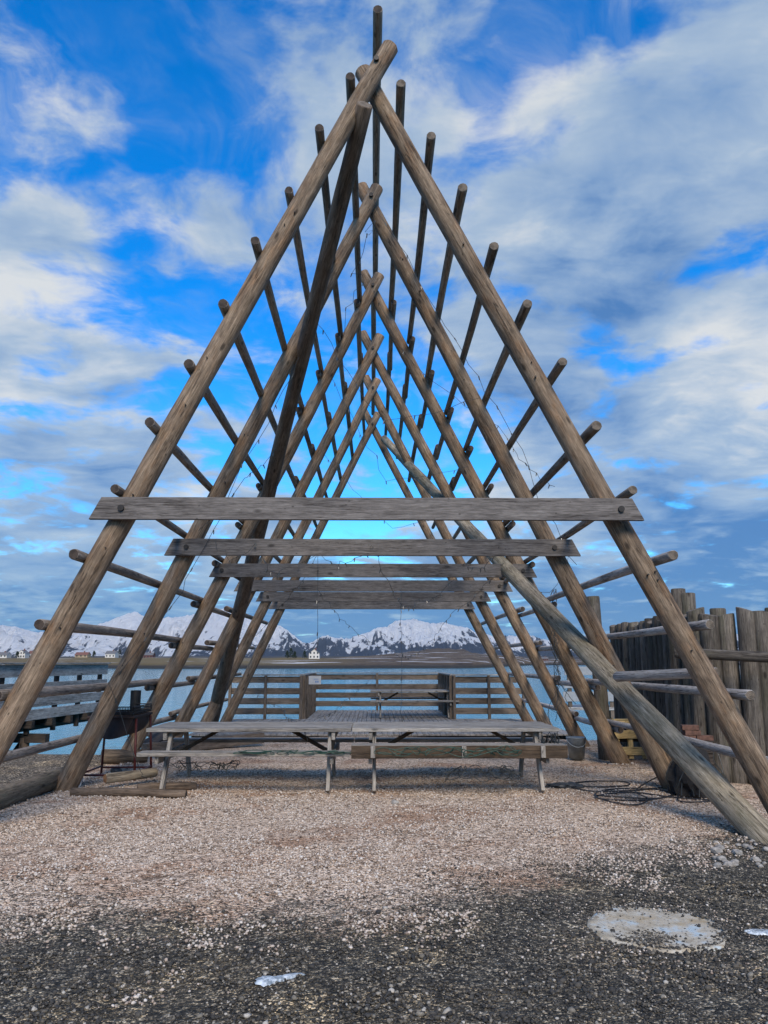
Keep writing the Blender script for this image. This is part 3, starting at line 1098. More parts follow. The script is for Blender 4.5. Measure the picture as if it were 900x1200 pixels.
def rail_run(p0, p1, nposts, posts_inside=1, close=False):
    p0, p1 = Vector(p0), Vector(p1)
    d = (p1 - p0).normalized()
    nrm = Vector((-d.y, d.x, 0)) * posts_inside
    for z in (0.21, 0.48, 0.75):
        plank('rail_board', p0 + Vector((0, 0, DZ + z)), p1 + Vector((0, 0, DZ + z)), 0.028, 0.17, M['railing_wood'], rail)
    plank('rail_board', p0 + Vector((0, 0, DZ + 1.06)), p1 + Vector((0, 0, DZ + 1.06)), 0.028, 0.17, M['railing_wood'], rail)
    plank('top_board', p0 + Vector((0, 0, DZ + HT)) - d * .03, p1 + Vector((0, 0, DZ + HT)) + d * .03, 0.17, 0.032, M['table_plank'], rail)
    for k in range(nposts):
        p = p0 + (p1 - p0) * (k / (nposts - 1) if nposts > 1 else .5) + nrm * .062
        plank('post', p + Vector((0, 0, -0.35)), p + Vector((0, 0, DZ + HT - .018)), 0.075, 0.095, M['railing_wood'], rail, ref=tuple(nrm))


xa, xb = -2.02, 2.2
rail_run((-4.0, 21.95, 0), (xa - .02, 21.95, 0), 3, -1)
rail_run((xb + .02, 21.95, 0), (4.15, 21.95, 0), 3, -1)
rail_run((xa, 22.0, 0), (xa, 25.85, 0), 6, -1)
rail_run((xb, 25.85, 0), (xb, 22.0, 0), 6, -1)
rail_run((xa, 25.9, 0), (xb, 25.9, 0), 3, -1)
# notice on the corner post
pn = at(369, 797, 21.82)
nt = empty('notice', (pn.x, pn.y, pn.z))
tag(nt, 'small white notice with faint blue print on the deck railing corner', 'notice')
MB().box(pn, (.34, .008, .23), None, .002).build('sheet', M['white_plastic'], nt)
pr_ = MB()
for (ox, oz, ww, hh) in ((.03, -.045, .035, .05), (.085, -.045, .035, .05), (0.03, .03, .16, .008), (0.03, .012, .12, .006)):
    pr_.box((pn.x + ox, pn.y - .006, pn.z + oz), (ww, .003, hh), None, .001)
pr_.build('print', M['ink_blue'], nt)

# ------------------------------------------------------------------ left pier
pier = empty('pier', (-7.3, 15.5, 0))
tag(pier, 'grey timber pier with a plank railing standing over the water', 'pier')
A0, A1 = Vector((-8.05, 9.0, 0)), Vector((-6.92, 20.4, 0))
dd = (A1 - A0).normalized()
nn = Vector((dd.y, -dd.x, 0))
PZ = 0.44
for z, h in ((1.42, .25), (1.07, .2), (0.76, .2), (0.50, .22)):
    plank('railing_board', A0 + Vector((0, 0, z)), A1 + Vector((0, 0, z)), .032, h, M['grey_board'], pier)
plank('railing_cap', A0 + Vector((0, 0, 1.575)), A1 + Vector((0, 0, 1.575)), .17, .035, M['grey_board'], pier)
Lp = (A1 - A0).length
for k in range(11):
    p = A0 + dd * (0.25 + k * (Lp - .5) / 10) - nn * .075
    plank('railing_post', p + Vector((0, 0, 0.1)), p + Vector((0, 0, 1.49)), .09, .09, M['dark_beam'], pier, ref=tuple(nn))
pm = MB()
for k in range(int(Lp / .16)):
    p = A0 + dd * (.08 + k * .16) - nn * .68
    pm.bar(p + nn * .63 + Vector((0, 0, PZ - .02)), p - nn * .6 + Vector((0, 0, PZ - .02)), .15, .04)
pm.build('walkway', M['grey_board'], pier)
for k in range(14):
    p = A0 + dd * (.3 + k * (Lp - .6) / 13)
    plank('cross_beam', p + nn * .12 + Vector((0, 0, PZ - .13)), p - nn * 1.3 + Vector((0, 0, PZ - .12)), .12, .15, M['dark_beam'], pier)
for oo in (.35, 1.1):
    plank('long_beam', A0 - nn * oo + Vector((0, 0, PZ - .25)), A1 - nn * oo + Vector((0, 0, PZ - .25)), .12, .11, M['dark_beam'], pier)
for fr in (.12, .70):
    p = A0 + dd * (Lp * fr)
    for oo in (.15, 1.15):
        log('pile', p - nn * oo + Vector((0, 0, -2.2)), p - nn * oo + Vector((0, 0, PZ - .4)), .11, .1, M['dark_log'], pier, seed=int(fr * 100 + oo * 10), segs=10)
    plank('pile_cap', p + nn * .35 + Vector((0, 0, PZ - .42)), p - nn * 1.4 + Vector((0, 0, PZ - .42)), .18, .18, M['dark_beam'], pier)
    plank('diagonal_brace', p - nn * .2 + dd * .14 + Vector((0, 0, PZ - .42)), p - nn * 1.1 + dd * .14 + Vector((0, 0, -1.3)), .06, .14, M['dark_beam'], pier)

# ------------------------------------------------------------------ right jetty far behind
jet = empty('jetty', (7, 24.5, 0))
tag(jet, 'far jetty with a whitish plank railing seen past the log fence', 'jetty')
for z, h in ((1.33, .26), (.92, .24), (.55, .3)):
    plank('railing_board', (5.95 + (1.33 - z) * -.1, 24.5, z), (11.5, 24.5, z), .04, h, M['jetty_white'], jet)
for k in range(5):
    plank('post', (6.1 + k * 1.3, 24.56, -.1), (6.1 + k * 1.3, 24.56, 1.45), .09, .12, M['railing_wood'], jet, ref=(1, 0, 0))
    log('pile', (6.1 + k * 1.3, 24.8, -2.2), (6.1 + k * 1.3, 24.8, .1), .12, .11, M['dark_log'], jet, seed=500 + k, segs=10)
plank('walkway', (5.9, 25.3, .18), (11.5, 25.3, .18), 1.6, .09, M['grey_board'], jet)

# ------------------------------------------------------------------ palisade fence on the right
fence = empty('palisade_fence', (4.85, 11, 0))
tag(fence, 'palisade fence of upright round logs beside the drying rack', 'fence')
rr = random.Random(33)
path = [Vector((4.93, 15.9)), Vector((4.75, 13.2)), Vector((4.52, 11.45)), Vector((4.64, 11.05)), Vector((6.6, 10.0))]
seg, dist, k = 0, 0.0, 0
while seg < len(path) - 1:
    L_ = (path[seg + 1] - path[seg]).length
    r = rr.uniform(0.10, 0.135) if seg < 2 else rr.uniform(.10, .142)
    dist += r
    if dist > L_:
        dist = max(0.0, dist - L_ - r)
        seg += 1
        continue
    d_ = (path[seg + 1] - path[seg]).normalized()
    c = path[seg] + d_ * dist + Vector((d_.y, -d_.x)) * rr.uniform(-.035, .035)
    h = 2.30 + rr.uniform(-.05, .05)
    log('post', (c.x, c.y, -.15), (c.x + rr.uniform(-.02, .03), c.y + rr.uniform(-.03, .03), h), r * 1.0, r * .9, M['fence_log'], fence, seed=600 + k, segs=14, bend=.008, tilt=rr.uniform(-.35, .35))
    dist += r * (.96 if seg < 2 else .66)
    k += 1
# taller posts standing behind the row
for (px, top, Y) in ((787, 690, 12.0), (798, 695, 11.9), (833, 713, 11.5), (881, 716, 11.4), (897, 712, 11.2)):
    p = at(px, top, Y)
    p.x += .1
    log('post', (p.x, Y, -.1), (p.x, Y, p.z), .12, .11, M['fence_log'], fence, seed=int(px), segs=12)
a_, b_ = at(791, 765, 10.72), at(912, 770.5, 10.05)
wl = log('fence_rail', a_, b_, .075, .07, M['fence_log'], fence, seed=77, segs=12)
pa = log('timber_post', (3.99, 13.75, -.1), (3.92, 13.8, 2.76), .125, .118, M['dark_log'], None, seed=78)
tag(pa, 'dark upright timber post standing alone at the end of the palisade fence', 'post')
for pz in (pa,):
    pz.data.materials[0] = M['fence_log']

# ------------------------------------------------------------------ pallet, bricks, net heap, bucket, hoses
pal = empty('pallet', (4.30, 13.35, 0))
tag(pal, 'yellow brown wooden pallet standing on edge by the log fence', 'pallet')
p0, p1 = gp(716, 889), gp(716, 889)
px0 = 4.06
for k, (z, h) in enumerate(((.585, .075), (.40, .135), (.13, .135))):
    plank('slat', (px0, 13.42 + .03 * k * 0, z), (px0 + .56, 13.42, z), .022, h, M['pallet_wood'], pal)
plank('top_slat', (px0, 13.52, .635), (px0 + .56, 13.52, .635), .2, .022, M['pallet_wood'], pal)
for fx in (.05, .28, .52):
    plank('stringer', (px0 + fx, 13.48, .0), (px0 + fx, 13.48, .62), .075, .08, M['pallet_wood'], pal, ref=(1, 0, 0))
for z in (.10, .33, .55):
    plank('back_slat', (px0, 13.545, z), (px0 + .56, 13.545, z), .02, .12, M['table_brown'], pal)

cr_ = empty('crate', (4.27, 10.62, 0))
tag(cr_, 'dark wooden crate under the bricks behind the slanting pole', 'crate')
for k in range(4):
    plank('side_board', (4.09, 10.44, .07 + k * .14), (4.45, 10.44, .07 + k * .14), .02, .13, M['dark_beam'], cr_)
    plank('end_board', (4.08, 10.46, .07 + k * .14), (4.08, 10.76, .07 + k * .14), .02, .13, M['dark_beam'], cr_)
    plank('end_board', (4.46, 10.46, .07 + k * .14), (4.46, 10.76, .07 + k * .14), .02, .13, M['dark_beam'], cr_)
plank('lid', (4.06, 10.61, .57), (4.48, 10.61, .57), .36, .02, M['dark_beam'], cr_)
bl = ['lower left brick on the dark crate', 'lower right brick on the dark crate', 'middle brick in the small pile on the dark crate', 'topmost brick on the dark crate by the log fence']
for k, (bx_, bz, ry) in enumerate(((4.15, .613, .1), (4.38, .613, -.05), (4.22, .680, .06), (4.20, .747, -.12))):
    o = MB().box((0, 0, 0), (.215, .105, .065), Matrix.Rotation(ry, 3, 'Z'), .004).build('brick', M['brick'], None, Vector((0, 0, 0)))
    o.location = (bx_, 10.54, bz)
    tag(o, bl[k], 'brick', 'bricks on the dark crate')

# black netting heaped round the foot of the second right leg
bm = bmesh.new()
bmesh.ops.create_icosphere(bm, subdivisions=4, radius=1)
for v_ in bm.verts:
    k = 1 + .28 * mnoise.fractal(v_.co * 1.7, .8, 2, 4) + .06 * mnoise.noise(v_.co * 11)
    p = v_.co * k
    z = max(-.35, p.z)
    taper = 1 - .35 * max(0, z)
    v_.co = Vector((p.x * .30 * taper, p.y * .30 * taper, (z + .35) * .46))
me = bpy.data.meshes.new('net')
bm.to_mesh(me)
bm.free()
net = link('net_heap', me, M['black_net'], None, (4.0, 10.0, -.01))
tag(net, 'black fishing net heaped against the leg behind the slanting pole', 'net')
ns = MB()
rr = random.Random(2)
for k in range(7):
    a = rr.uniform(2.6, 5.6)
    pts = []
    a2 = a + rr.uniform(-.8, .8)
    for q in range(7):
        u = q / 6
        aa = a + (a2 - a) * u
        r = .36 + .06 * math.sin(u * 6 + k)
        pts.append((4.0 + math.cos(aa) * r * (1 - .25 * u), 10.0 + math.sin(aa) * r * (1 - .25 * u), .02 + .5 * u * rr.uniform(.8, 1.1)))
    ns.tube(pts, .006, 5)
ns.build('net_cord', M['wire'], net)

bp_ = gp(676, 889)
bk = empty('bucket', (bp_.x, bp_.y, 0))
tag(bk, 'galvanised metal bucket beside the leg at the right of the tables', 'bucket')
prof_ = [(.0, .012), (.122, .012), (.125, 0), (.160, .34), (.168, .345), (.166, .352), (.155, .345), (.12, .02), (.0, .02)]
V, Fc = [], []
NS = 28
for r, z in prof_:
    for j in range(NS):
        a = 2 * math.pi * j / NS
        V.append((r * math.cos(a), r * math.sin(a), z))
for k in range(len(prof_) - 1):
    for j in range(NS):
        a, b = k * NS + j, k * NS + (j + 1) % NS
        Fc.append((a, b, b + NS, a + NS))
link('bucket_body', mesh('bucket', V, Fc, True), M['galvanised'], bk, (bp_.x, bp_.y, 0.0))
hm = MB().tube([(bp_.x + .165 * math.cos(a), bp_.y - .165 * math.sin(a) * .95, .33 - .13 * math.sin(a)) for a in [math.pi * i / 12 for i in range(13)]], .005, 6)
hm.build('handle', M['galvanised'], bk, smooth=True)


def hose(name, pts, r, mat, label, cat, group=None):
    # smooth path through px points on the ground
    P_ = [Vector(p) for p in pts]
    out_ = []
    for i in range(len(P_) - 1):
        a, b, c, d = P_[max(i - 1, 0)], P_[i], P_[i + 1], P_[min(i + 2, len(P_) - 1)]
        for q in range(8):
            u = q / 8
            out_.append(.5 * ((2 * b) + (c - a) * u + (2 * a - 5 * b + 4 * c - d) * u * u + (3 * b - a - 3 * c + d) * u ** 3))
    out_.append(P_[-1])
    o = MB().tube(out_, r, 6).build(name, M[mat], None, smooth=True)
    return tag(o, label, cat, group)


def G(px, py, z=.015):
    p = gp(px, py)
    p.z = ground_z(p.x, p.y) + z
    return p


pts = [G(640, 922), G(660, 921), G(690, 917), G(730, 917), G(736, 921), G(700, 923), G(665, 922), G(690, 930), G(735, 928), G(780, 924), G(795, 928), G(770, 936), G(720, 936), G(697, 933), G(715, 927), G(760, 925), G(788, 930), G(760, 938), G(710, 940), G(700, 934), G(740, 930), G(785, 934), G(835, 938)]
hose('hose', pts, .009, 'black_rubber', 'black hose lying in loose coils on the gravel', 'hose')
pts = [G(696, 935, .03), G(712, 943, .02), G(745, 945), G(760, 938, .03), G(745, 931, .04), G(770, 920, .10), G(786, 917, .12), G(797, 928, .05), G(795, 938), G(820, 940), G(850, 938)]
hose('cable', pts, .008, 'black_rubber', 'thin black cable arched over the coiled hose', 'cable')
# crumpled grey foil bag by the table leg
bm = bmesh.new()
bmesh.ops.create_icosphere(bm, subdivisions=3, radius=1)
for v_ in bm.verts:
    k = 1 + .5 * mnoise.noise(v_.co * 2.3) + .25 * mnoise.noise(v_.co * 6)
    v_.co = Vector((v_.co.x * .22 * k, v_.co.y * .1 * k, max(-.02, v_.co.z * .045 * k)))
me = bpy.data.meshes.new('bag')
bm.to_mesh(me)
bm.free()
p = gp(662, 924)
tag(link('bag', me, M['tarp'], None, (p.x, p.y, ground_z(p.x, p.y) + .02)), 'crumpled dark plastic bag by the picnic table leg', 'bag')

# ------------------------------------------------------------------ grill
gx, gy = -3.58, 11.25
gr = empty('barrel_grill', (gx, gy, 0))
tag(gr, 'half barrel grill with a black chimney on red steel legs', 'grill')
R_, LB = .30, .86
V, Fc = [], []
NA, NB = 18, 8
for rad, off in ((R_, 0), (R_ - .012, 1)):
    for k in range(NB + 1):
        yv = -LB / 2 + LB * k / NB
        for j in range(NA + 1):
            a = math.pi + math.pi * j / NA
            V.append((rad * math.cos(a), yv, rad * math.sin(a) * .95))
n1_ = (NB + 1) * (NA + 1)
for base_, fl in ((0, False), (n1_, True)):
    for k in range(NB):
        for j in range(NA):
            a = base_ + k * (NA + 1) + j
            q = (a, a + 1, a + NA + 2, a + NA + 1)
            Fc.append(q if not fl else q[::-1])
for k in (0, NB):
    Fc.append(tuple(k * (NA + 1) + j for j in range(NA + 1)))
me = mesh('basin', V, Fc, True)
ZB = .86
basin = link('basin', me, M['rust'], gr, (gx, gy, ZB))
m_ = MB()
for sx in (-1, 1):
    m_.box((gx + sx * (R_ + .006), gy, ZB + .005), (.03, LB + .04, .03))
for sy in (-1, 1):
    m_.box((gx, gy + sy * (LB / 2 + .006), ZB + .005), (2 * R_, .028, .03))
m_.build('rim', M['rust'], basin)
m_ = MB()
for k in range(15):
    x = gx - R_ + .04 + k * (2 * R_ - .08) / 14
    m_.tube([(x, gy - LB / 2, ZB + .035), (x, gy + LB / 2, ZB + .035)], .006, 5)
for sy in (-1, 0, 1):
    m_.tube([(gx - R_, gy + sy * LB * .48, ZB + .045), (gx + R_, gy + sy * LB * .48, ZB + .045)], .008, 5)
m_.build('grate', M['black_iron'], gr)
m_ = MB()
for sx, sy in ((1, -1), (1, 1), (-1, 1), (-1, -1)):
    m_ = MB()
for z in (ZB + .06, ZB + .10, ZB + .14):
    m_.tube([(gx + .02, gy - LB / 2, z), (gx + R_, gy - LB / 2, z), (gx + R_, gy + LB / 2, z), (gx + .02, gy + LB / 2, z)], .007, 5)
for k in range(14):
    m_.tube([(gx + .02 + k * (R_ - .02) / 13, gy - LB / 2, ZB + .03), (gx + .02 + k * (R_ - .02) / 13, gy - LB / 2, ZB + .14)], .006, 5)
for k in range(14):
    m_.tube([(gx + R_, gy - LB / 2 + k * LB / 13, ZB + .03), (gx + R_, gy - LB / 2 + k * LB / 13, ZB + .14)], .006, 5)
m_.build('wind_guard', M['black_iron'], gr)
MB().tube([(gx + .04, gy + LB / 2 + .07, ZB - .1), (gx + .04, gy + LB / 2 + .07, ZB + .33)], .075, 16).build('chimney', M['black_iron'], gr, smooth=False)
for sx in (-1, 1):
    for sy in (-1, 1):
        MB().tube([(gx + sx * .36, gy + sy * .40, 0), (gx + sx * (R_ + .02), gy + sy * .34, ZB - .02)], .017, 8).build('leg', M['red_steel'], gr, smooth=True)
for sy in (-1, 1):
    MB().tube([(gx - .355, gy + sy * .395, .11), (gx + .355, gy + sy * .395, .11)], .014, 8).build('crossbar', M['red_steel'], gr, smooth=True)
for sx in (-1, 1):
    MB().tube([(gx + sx * .352, gy - .393, .13), (gx + sx * .352, gy + .393, .13)], .014, 8).build('crossbar', M['red_steel'], gr, smooth=True)

# ------------------------------------------------------------------ logs lying about
def lying(name, a, b, r0, r1, mat, label, cat, seed, end=None, group=None, dz=0.0):
    a, b = Vector(a), Vector(b)
    a.z, b.z = ground_z(a.x, a.y) + r0 * .9 + dz, ground_z(b.x, b.y) + r1 * .9 + dz
    return tag(log(name, a, b, r0, r1, M[mat], None, seed=seed, endmat=M[end] if end else None, bend=.01), label, cat, group)


lying('log', (-4.22, 6.9, 0), (-4.13, 10.75, 0), .135, .125, 'ground_log', 'thick mossy log lying along the edge of the dark earth', 'log', 801)
a, b = gp(122, 928), gp(182, 921)
lying('log', a, b, .062, .058, 'cut_log', 'short pale log with an orange sawn end near the grill', 'log', 802, 'end_fresh', dz=.07)
a, b = gp(160, 931), gp(230, 927)
lying('log', a, b, .05, .048, 'dark_log', 'short dark log lying just behind the long dark log by the grill', 'log', 803, 'end_dark')
a, b = gp(83, 935), gp(218, 937)
lying('log', a, b, .048, .045, 'dark_log', 'long thin dark log lying in front of the pale log near the grill', 'log', 804, 'end_dark')
a, b = gp(118, 897), gp(172, 894)
lying('log', a, b, .115, .11, 'railing_log', 'thick log with a sawn end lying behind the barrel grill', 'log', 805, 'end_grain')
a, b = gp(168, 886), gp(306, 873)
o = plank('timber_beam', (a.x, a.y, .11), (b.x, b.y, .14), .2, .2, M['railing_wood'], None)
tag(o, 'long squared timber lying on the gravel in front of the deck', 'timber')
p = gp(92, 922)
o = MB().tube([(p.x - .08, p.y + .22, .075), (p.x + .05, p.y - .2, .07)], .055, 16).build('pipe', M['grey_pipe'], None)
tag(o, 'short white pipe lying beside the leg near the grill', 'pipe')
for k, (pa_, pb_, label) in enumerate((((168, 873), (196, 866), 'dark broken plank lying behind the picnic table and grill, lower one'), ((170, 866), (192, 871), 'dark broken plank tilted over the other one behind the grill'))):
    a, b = gp(pa_[0], pa_[1] + 14), gp(pb_[0], pb_[1] + 14)
    o = plank('plank', (a.x, a.y + .3, .2 + .1 * k), (b.x, b.y + .3, .34 - .12 * k), .34, .04, M['dark_beam'], None)
    tag(o, label, 'plank')
p = gp(136, 908)
o = rock('fire_stone', p.x, p.y, .10, 'tarp', 4, 'dark stone lying under the barrel grill')
p = gp(463, 943)
rock('flat_stone', p.x, p.y, .05, 'stone_grey', 9, 'small pale flat stone on the gravel in front of the tables')

# ------------------------------------------------------------------ concrete lid and ice
V, Fc = [], []
NS = 64
rings = [0, .1, .2, .28, .34, .38, .405, .42]
V.append((0, 0, .012))
for r in rings[1:]:
    for j in range(NS):
        a = 2 * math.pi * j / NS
        q = r * (1 + (.10 if r > .33 else 0) * mnoise.noise(Vector((math.cos(a) * 2, math.sin(a) * 2, 0))))
        z = .012 + .006 * mnoise.noise(Vector((math.cos(a) * r * 8, math.sin(a) * r * 8, 1)))
        if r > .41:
            z = -.03
        V.append((q * math.cos(a), q * math.sin(a), z))
for j in range(NS):
    Fc.append((0, 1 + j, 1 + (j + 1) % NS))
for k in range(len(rings) - 2):
    for j in range(NS):
        a, b = 1 + k * NS + j, 1 + k * NS + (j + 1) % NS
        Fc.append((a, a + NS, b + NS, b))
lid = link('manhole_cover', mesh('lid', V, Fc, True), M['concrete_lid'], None, (1.75, 5.13, ground_z(1.75, 5.13) + .001))
tag(lid, 'round worn concrete cover set in the dark gravel', 'manhole cover')


def ice_patch(px, py, outline, label):
    c = gp(px, py)
    fine_ = []
    for (ax, ay), (bx2, by2) in zip(outline, outline[1:] + outline[:1]):
        for q in range(4):
            u = q / 4
            fine_.append((ax + (bx2 - ax) * u + random.uniform(-.009, .009), ay + (by2 - ay) * u + random.uniform(-.009, .009)))
    outline = fine_
    n = len(outline)
    V = [(0, 0, .009)]
    for k, q in enumerate((.5, .85, 1.0)):
        for (ox, oy) in outline:
            V.append((ox * q, oy * q, (.010, .007, -.004)[k]))
    Fc = [(0, 1 + j, 1 + (j + 1) % n) for j in range(n)]
    for k in range(2):
        for j in range(n):
            a, b = 1 + k * n + j, 1 + k * n + (j + 1) % n
            Fc.append((a, a + n, b + n, b))
    o = link('ice_patch', mesh('ice', V, Fc, True), M['ice'], None, (c.x, c.y, ground_z(c.x, c.y) + .006))
    return tag(o, label, 'ice', 'ice patches on the gravel')


ice_patch(322, 1148, [(-.085, -.06), (-.04, -.085), (.0, -.05), (.05, -.02), (.12, .035), (.16, .06), (.13, .07), (.06, .035), (-.01, .02), (-.07, .03), (-.10, .0)], 'small wedge of white ice on the dark gravel in front')
ice_patch(890, 1092, [(-.05, -.03), (.03, -.05), (.10, -.02), (.14, .03), (.05, .04), (-.04, .05), (-.09, .02)], 'pale ice remnant on the gravel just right of the round concrete cover')

# ------------------------------------------------------------------ string lights
def string_light(P_, label, sag=.0, bulbs=.45, r=.0037, mat='wire', jit=.02, seed=0):
    rnd_ = random.Random(seed)
    P_ = [Vector(p) for p in P_]
    pts = []
    for a, b in zip(P_, P_[1:]):
        n_ = max(4, int((b - a).length / .22))
        for q in range(n_):
            u = q / n_
            p = a.lerp(b, u)
            p.z -= sag * (b - a).length * 4 * u * (1 - u)
            p += Vector((rnd_.gauss(0, jit), rnd_.gauss(0, jit), rnd_.gauss(0, jit)))
            pts.append(p)
    pts.append(P_[-1])
    root_ = MB().tube(pts, r, 5).build('string_lights', M[mat], None, smooth=True)
    m_ = MB()
    acc = 0
    for a, b in zip(pts, pts[1:]):
        acc += (b - a).length
        if acc > bulbs:
            acc = 0
            d_ = Vector((rnd_.uniform(-.5, .5), rnd_.uniform(-.5, .5), -1)).normalized()
            m_.tube([a, a + d_ * .035, a + d_ * .06], .010, 6, .006)
    if m_.v:
        o_ = m_.build('bulb', M['bulb'], root_)
        o_['kind'] = 'stuff'
    tag(root_, label, 'string lights', 'light strings hung in the rack')
    return root_


string_light([at(438, 240, 10.2), at(468, 285, 10.25), at(502, 350, 10.25), at(560, 440, 10.3), at(612, 525, 10.3), at(640, 600, 10.25), at(676, 662, 10.25)], 'light string running from the second peak down beside its right leg', .02, seed=1)
string_light([at(430, 245, 10.2), at(385, 320, 10.25), at(335, 455, 10.25), at(285, 545, 10.2), at(240, 640, 10.1), at(215, 690, 10.1), at(125, 800, 10.2), at(165, 905, 10.2), at(172, 915, 10.2)], 'light string hanging down along the left legs towards the grill', .03, seed=2)
string_light([at(232, 620, 10.1), at(286, 560, 10.2), at(345, 490, 12.9), at(395, 420, 12.9), at(437, 335, 12.8)], 'light string climbing to the third peak', .05, seed=3)
string_light([at(437, 338, 12.8), at(470, 410, 12.85), at(520, 455, 12.9), at(585, 500, 12.9), at(650, 570, 10.3)], 'light string slung from the third peak to the second right leg', .05, seed=4)
string_light([at(255, 635, 10.1), at(270, 655, 10.05), at(300, 640, 10.1), at(330, 668, 12.7), at(372, 650, 12.7), at(437, 640, 10.1), at(490, 705, 15.2), at(545, 660, 12.7), at(585, 640, 10.1)], 'light string looped along the cross beams', .07, seed=5)
string_light([at(372, 690, 15.3), at(420, 742, 18), at(475, 772, 20), at(530, 720, 15.3), at(590, 660, 12.7)], 'light string drooping low in the middle below the cross beams', .03, seed=6)
string_light([at(300, 745, 16), at(345, 690, 15.3), at(372, 650, 12.7)], 'short light string at the left ends of the far cross beams', .03, seed=7)
string_light([at(372, 650, 12.7), at(372, 760, 12.7)], 'single light string hanging straight down left of the deck opening', 0, seed=8, jit=.008)
string_light([at(470, 690, 15.2), at(471, 866, 11.2)], 'single light string hanging straight down in the middle of the rack', 0, seed=9, jit=.008)
string_light([at(300, 810, 18), at(330, 830, 16), at(358, 848, 11.3), at(358, 872, 10.1)], 'light string slanting down onto the left picnic table', .02, seed=10)
string_light([at(440, 790, 16), at(405, 820, 14), at(372, 842, 11.5)], 'light string slanting from the deck towards the joint of the tables', .02, seed=16)
bw = random.Random(91)
bm_ = MB()
for k in range(6):
    P_ = [at(647 + k * .6, 690, 12.6), at(648 + k, 735 + 8 * k, 12.6), at(650 + (k * 5) % 7, 800, 12.5), at(645 + 6 * k, 850 - 5 * k, 12.3)]
    pts = []
    for a, b in zip(P_, P_[1:]):
        for q in range(7):
            pts.append(a.lerp(b, q / 7) + Vector((bw.gauss(0, .028), bw.gauss(0, .028), bw.gauss(0, .02))))
    bm_.tube(pts + [P_[-1]], .005, 5)
tag(bm_.build('string_lights', M['wire'], None, smooth=True), 'dark bundle of light strings hanging beside the third right leg', 'string lights', 'light strings hung in the rack')
string_light([at(668, 650, 12.7), at(650, 690, 12.6), at(615, 690, 12.7), at(600, 665, 12.7)], 'light string tied to the pale slanting pole', .1, seed=30)
string_light([at(440, 240, 10.25), at(432, 262, 10.3), at(425, 290, 10.4), at(420, 330, 11.5), at(400, 400, 12.8), at(375, 450, 12.9)], 'light string tangled at the second peak', .05, seed=31, jit=.05)


rl_ = random.Random(404)
for k, (i, z1, z2, full, lb_) in enumerate(((1, 6.4, 5.2, True, 'slack light string swagged across between the legs of the second frame'), 
                                           (2, 6.6, 4.9, True, 'slack light string swagged across between the legs of the third frame'), (3, 5.9, 4.6, True, 'slack light string swagged across between the legs of the fourth frame'))):
    y_ = FY[i] - .22
    xa_ = -(8.3 - z1) * .47
    xb_ = (8.3 - z2) * .47 if full else .05
    string_light([(xa_, y_, z1), ((xa_ + xb_) / 2 + rl_.uniform(-.2, .2), y_ + .1, min(z1, z2) - rl_.uniform(.2, .5)), (xb_, y_, z2)], lb_, .03, seed=60 + k, r=.0034)


def tangle(name, cx, cy, cz, sx_, sy_, sz_, n_, r, mat, label, seed, group=None):
    # a cable that wanders to and fro along a bench, with small random loops
    rnd_ = random.Random(seed)
    ph = [rnd_.uniform(0, 6.28) for _ in range(9)]
    fr = [rnd_.uniform(.6, 1.5) for _ in range(9)]
    pts = []
    for i in range(n_):
        u = i / n_
        x = cx + sx_ * (.75 * math.sin(u * 9.5 * fr[0] + ph[0]) + .17 * math.sin(u * 61 * fr[1] + ph[1]) + .08 * math.sin(u * 143 * fr[2] + ph[2]))
        y = cy + sy_ * (.6 * math.sin(u * 47 * fr[3] + ph[3]) + .4 * math.sin(u * 120 * fr[4] + ph[4]))
        z = cz + sz_ * (.55 * math.sin(u * 71 * fr[5] + ph[5]) + .35 * math.sin(u * 151 * fr[6] + ph[6]) + .2 * math.sin(u * 23 * fr[7] + ph[7]))
        pts.append(Vector((x, y, z)))
    o_ = MB().tube(pts, r, 5).build(name, M[mat], None, smooth=True)
    return tag(o_, label, 'cable', group)


tangle('cable', -1.0, 9.72, .525, .75, .10, .02, 420, .005, 'green_wire', 'green cable tangled along the front bench of the left picnic table', 1)
tangle('cable', .9, 9.58, .55, .95, .05, .06, 420, .005, 'green_wire', 'green cable tangled over the brown bench board of the right picnic table', 2)
tangle('cable', 1.3, 9.75, .29, .50, .10, .10, 300, .0045, 'wire', 'dark light string hanging in loops below the right bench', 3)
tangle('cable', -2.1, 9.95, .34, .45, .10, .07, 160, .0045, 'wire', 'dark light string hanging in loops below the left bench', 4)
tangle('cable', 2.2, 10.0, .62, .12, .1, .12, 90, .0055, 'wire', 'dark light string bunched at the right end of the table', 5)

# ------------------------------------------------------------------ far shore
def shore_near(x):
    # distance of the shoreline at sideways position x
    if x < 30:
        return 372 + 14 * math.sin(x * .02) + 6 * math.sin(x * .09)
    u = min(1, (x - 30) / 150)
    return 372 + 430 * u * u * (3 - 2 * u) + 14 * math.sin(x * .02) + 6 * math.sin(x * .09)


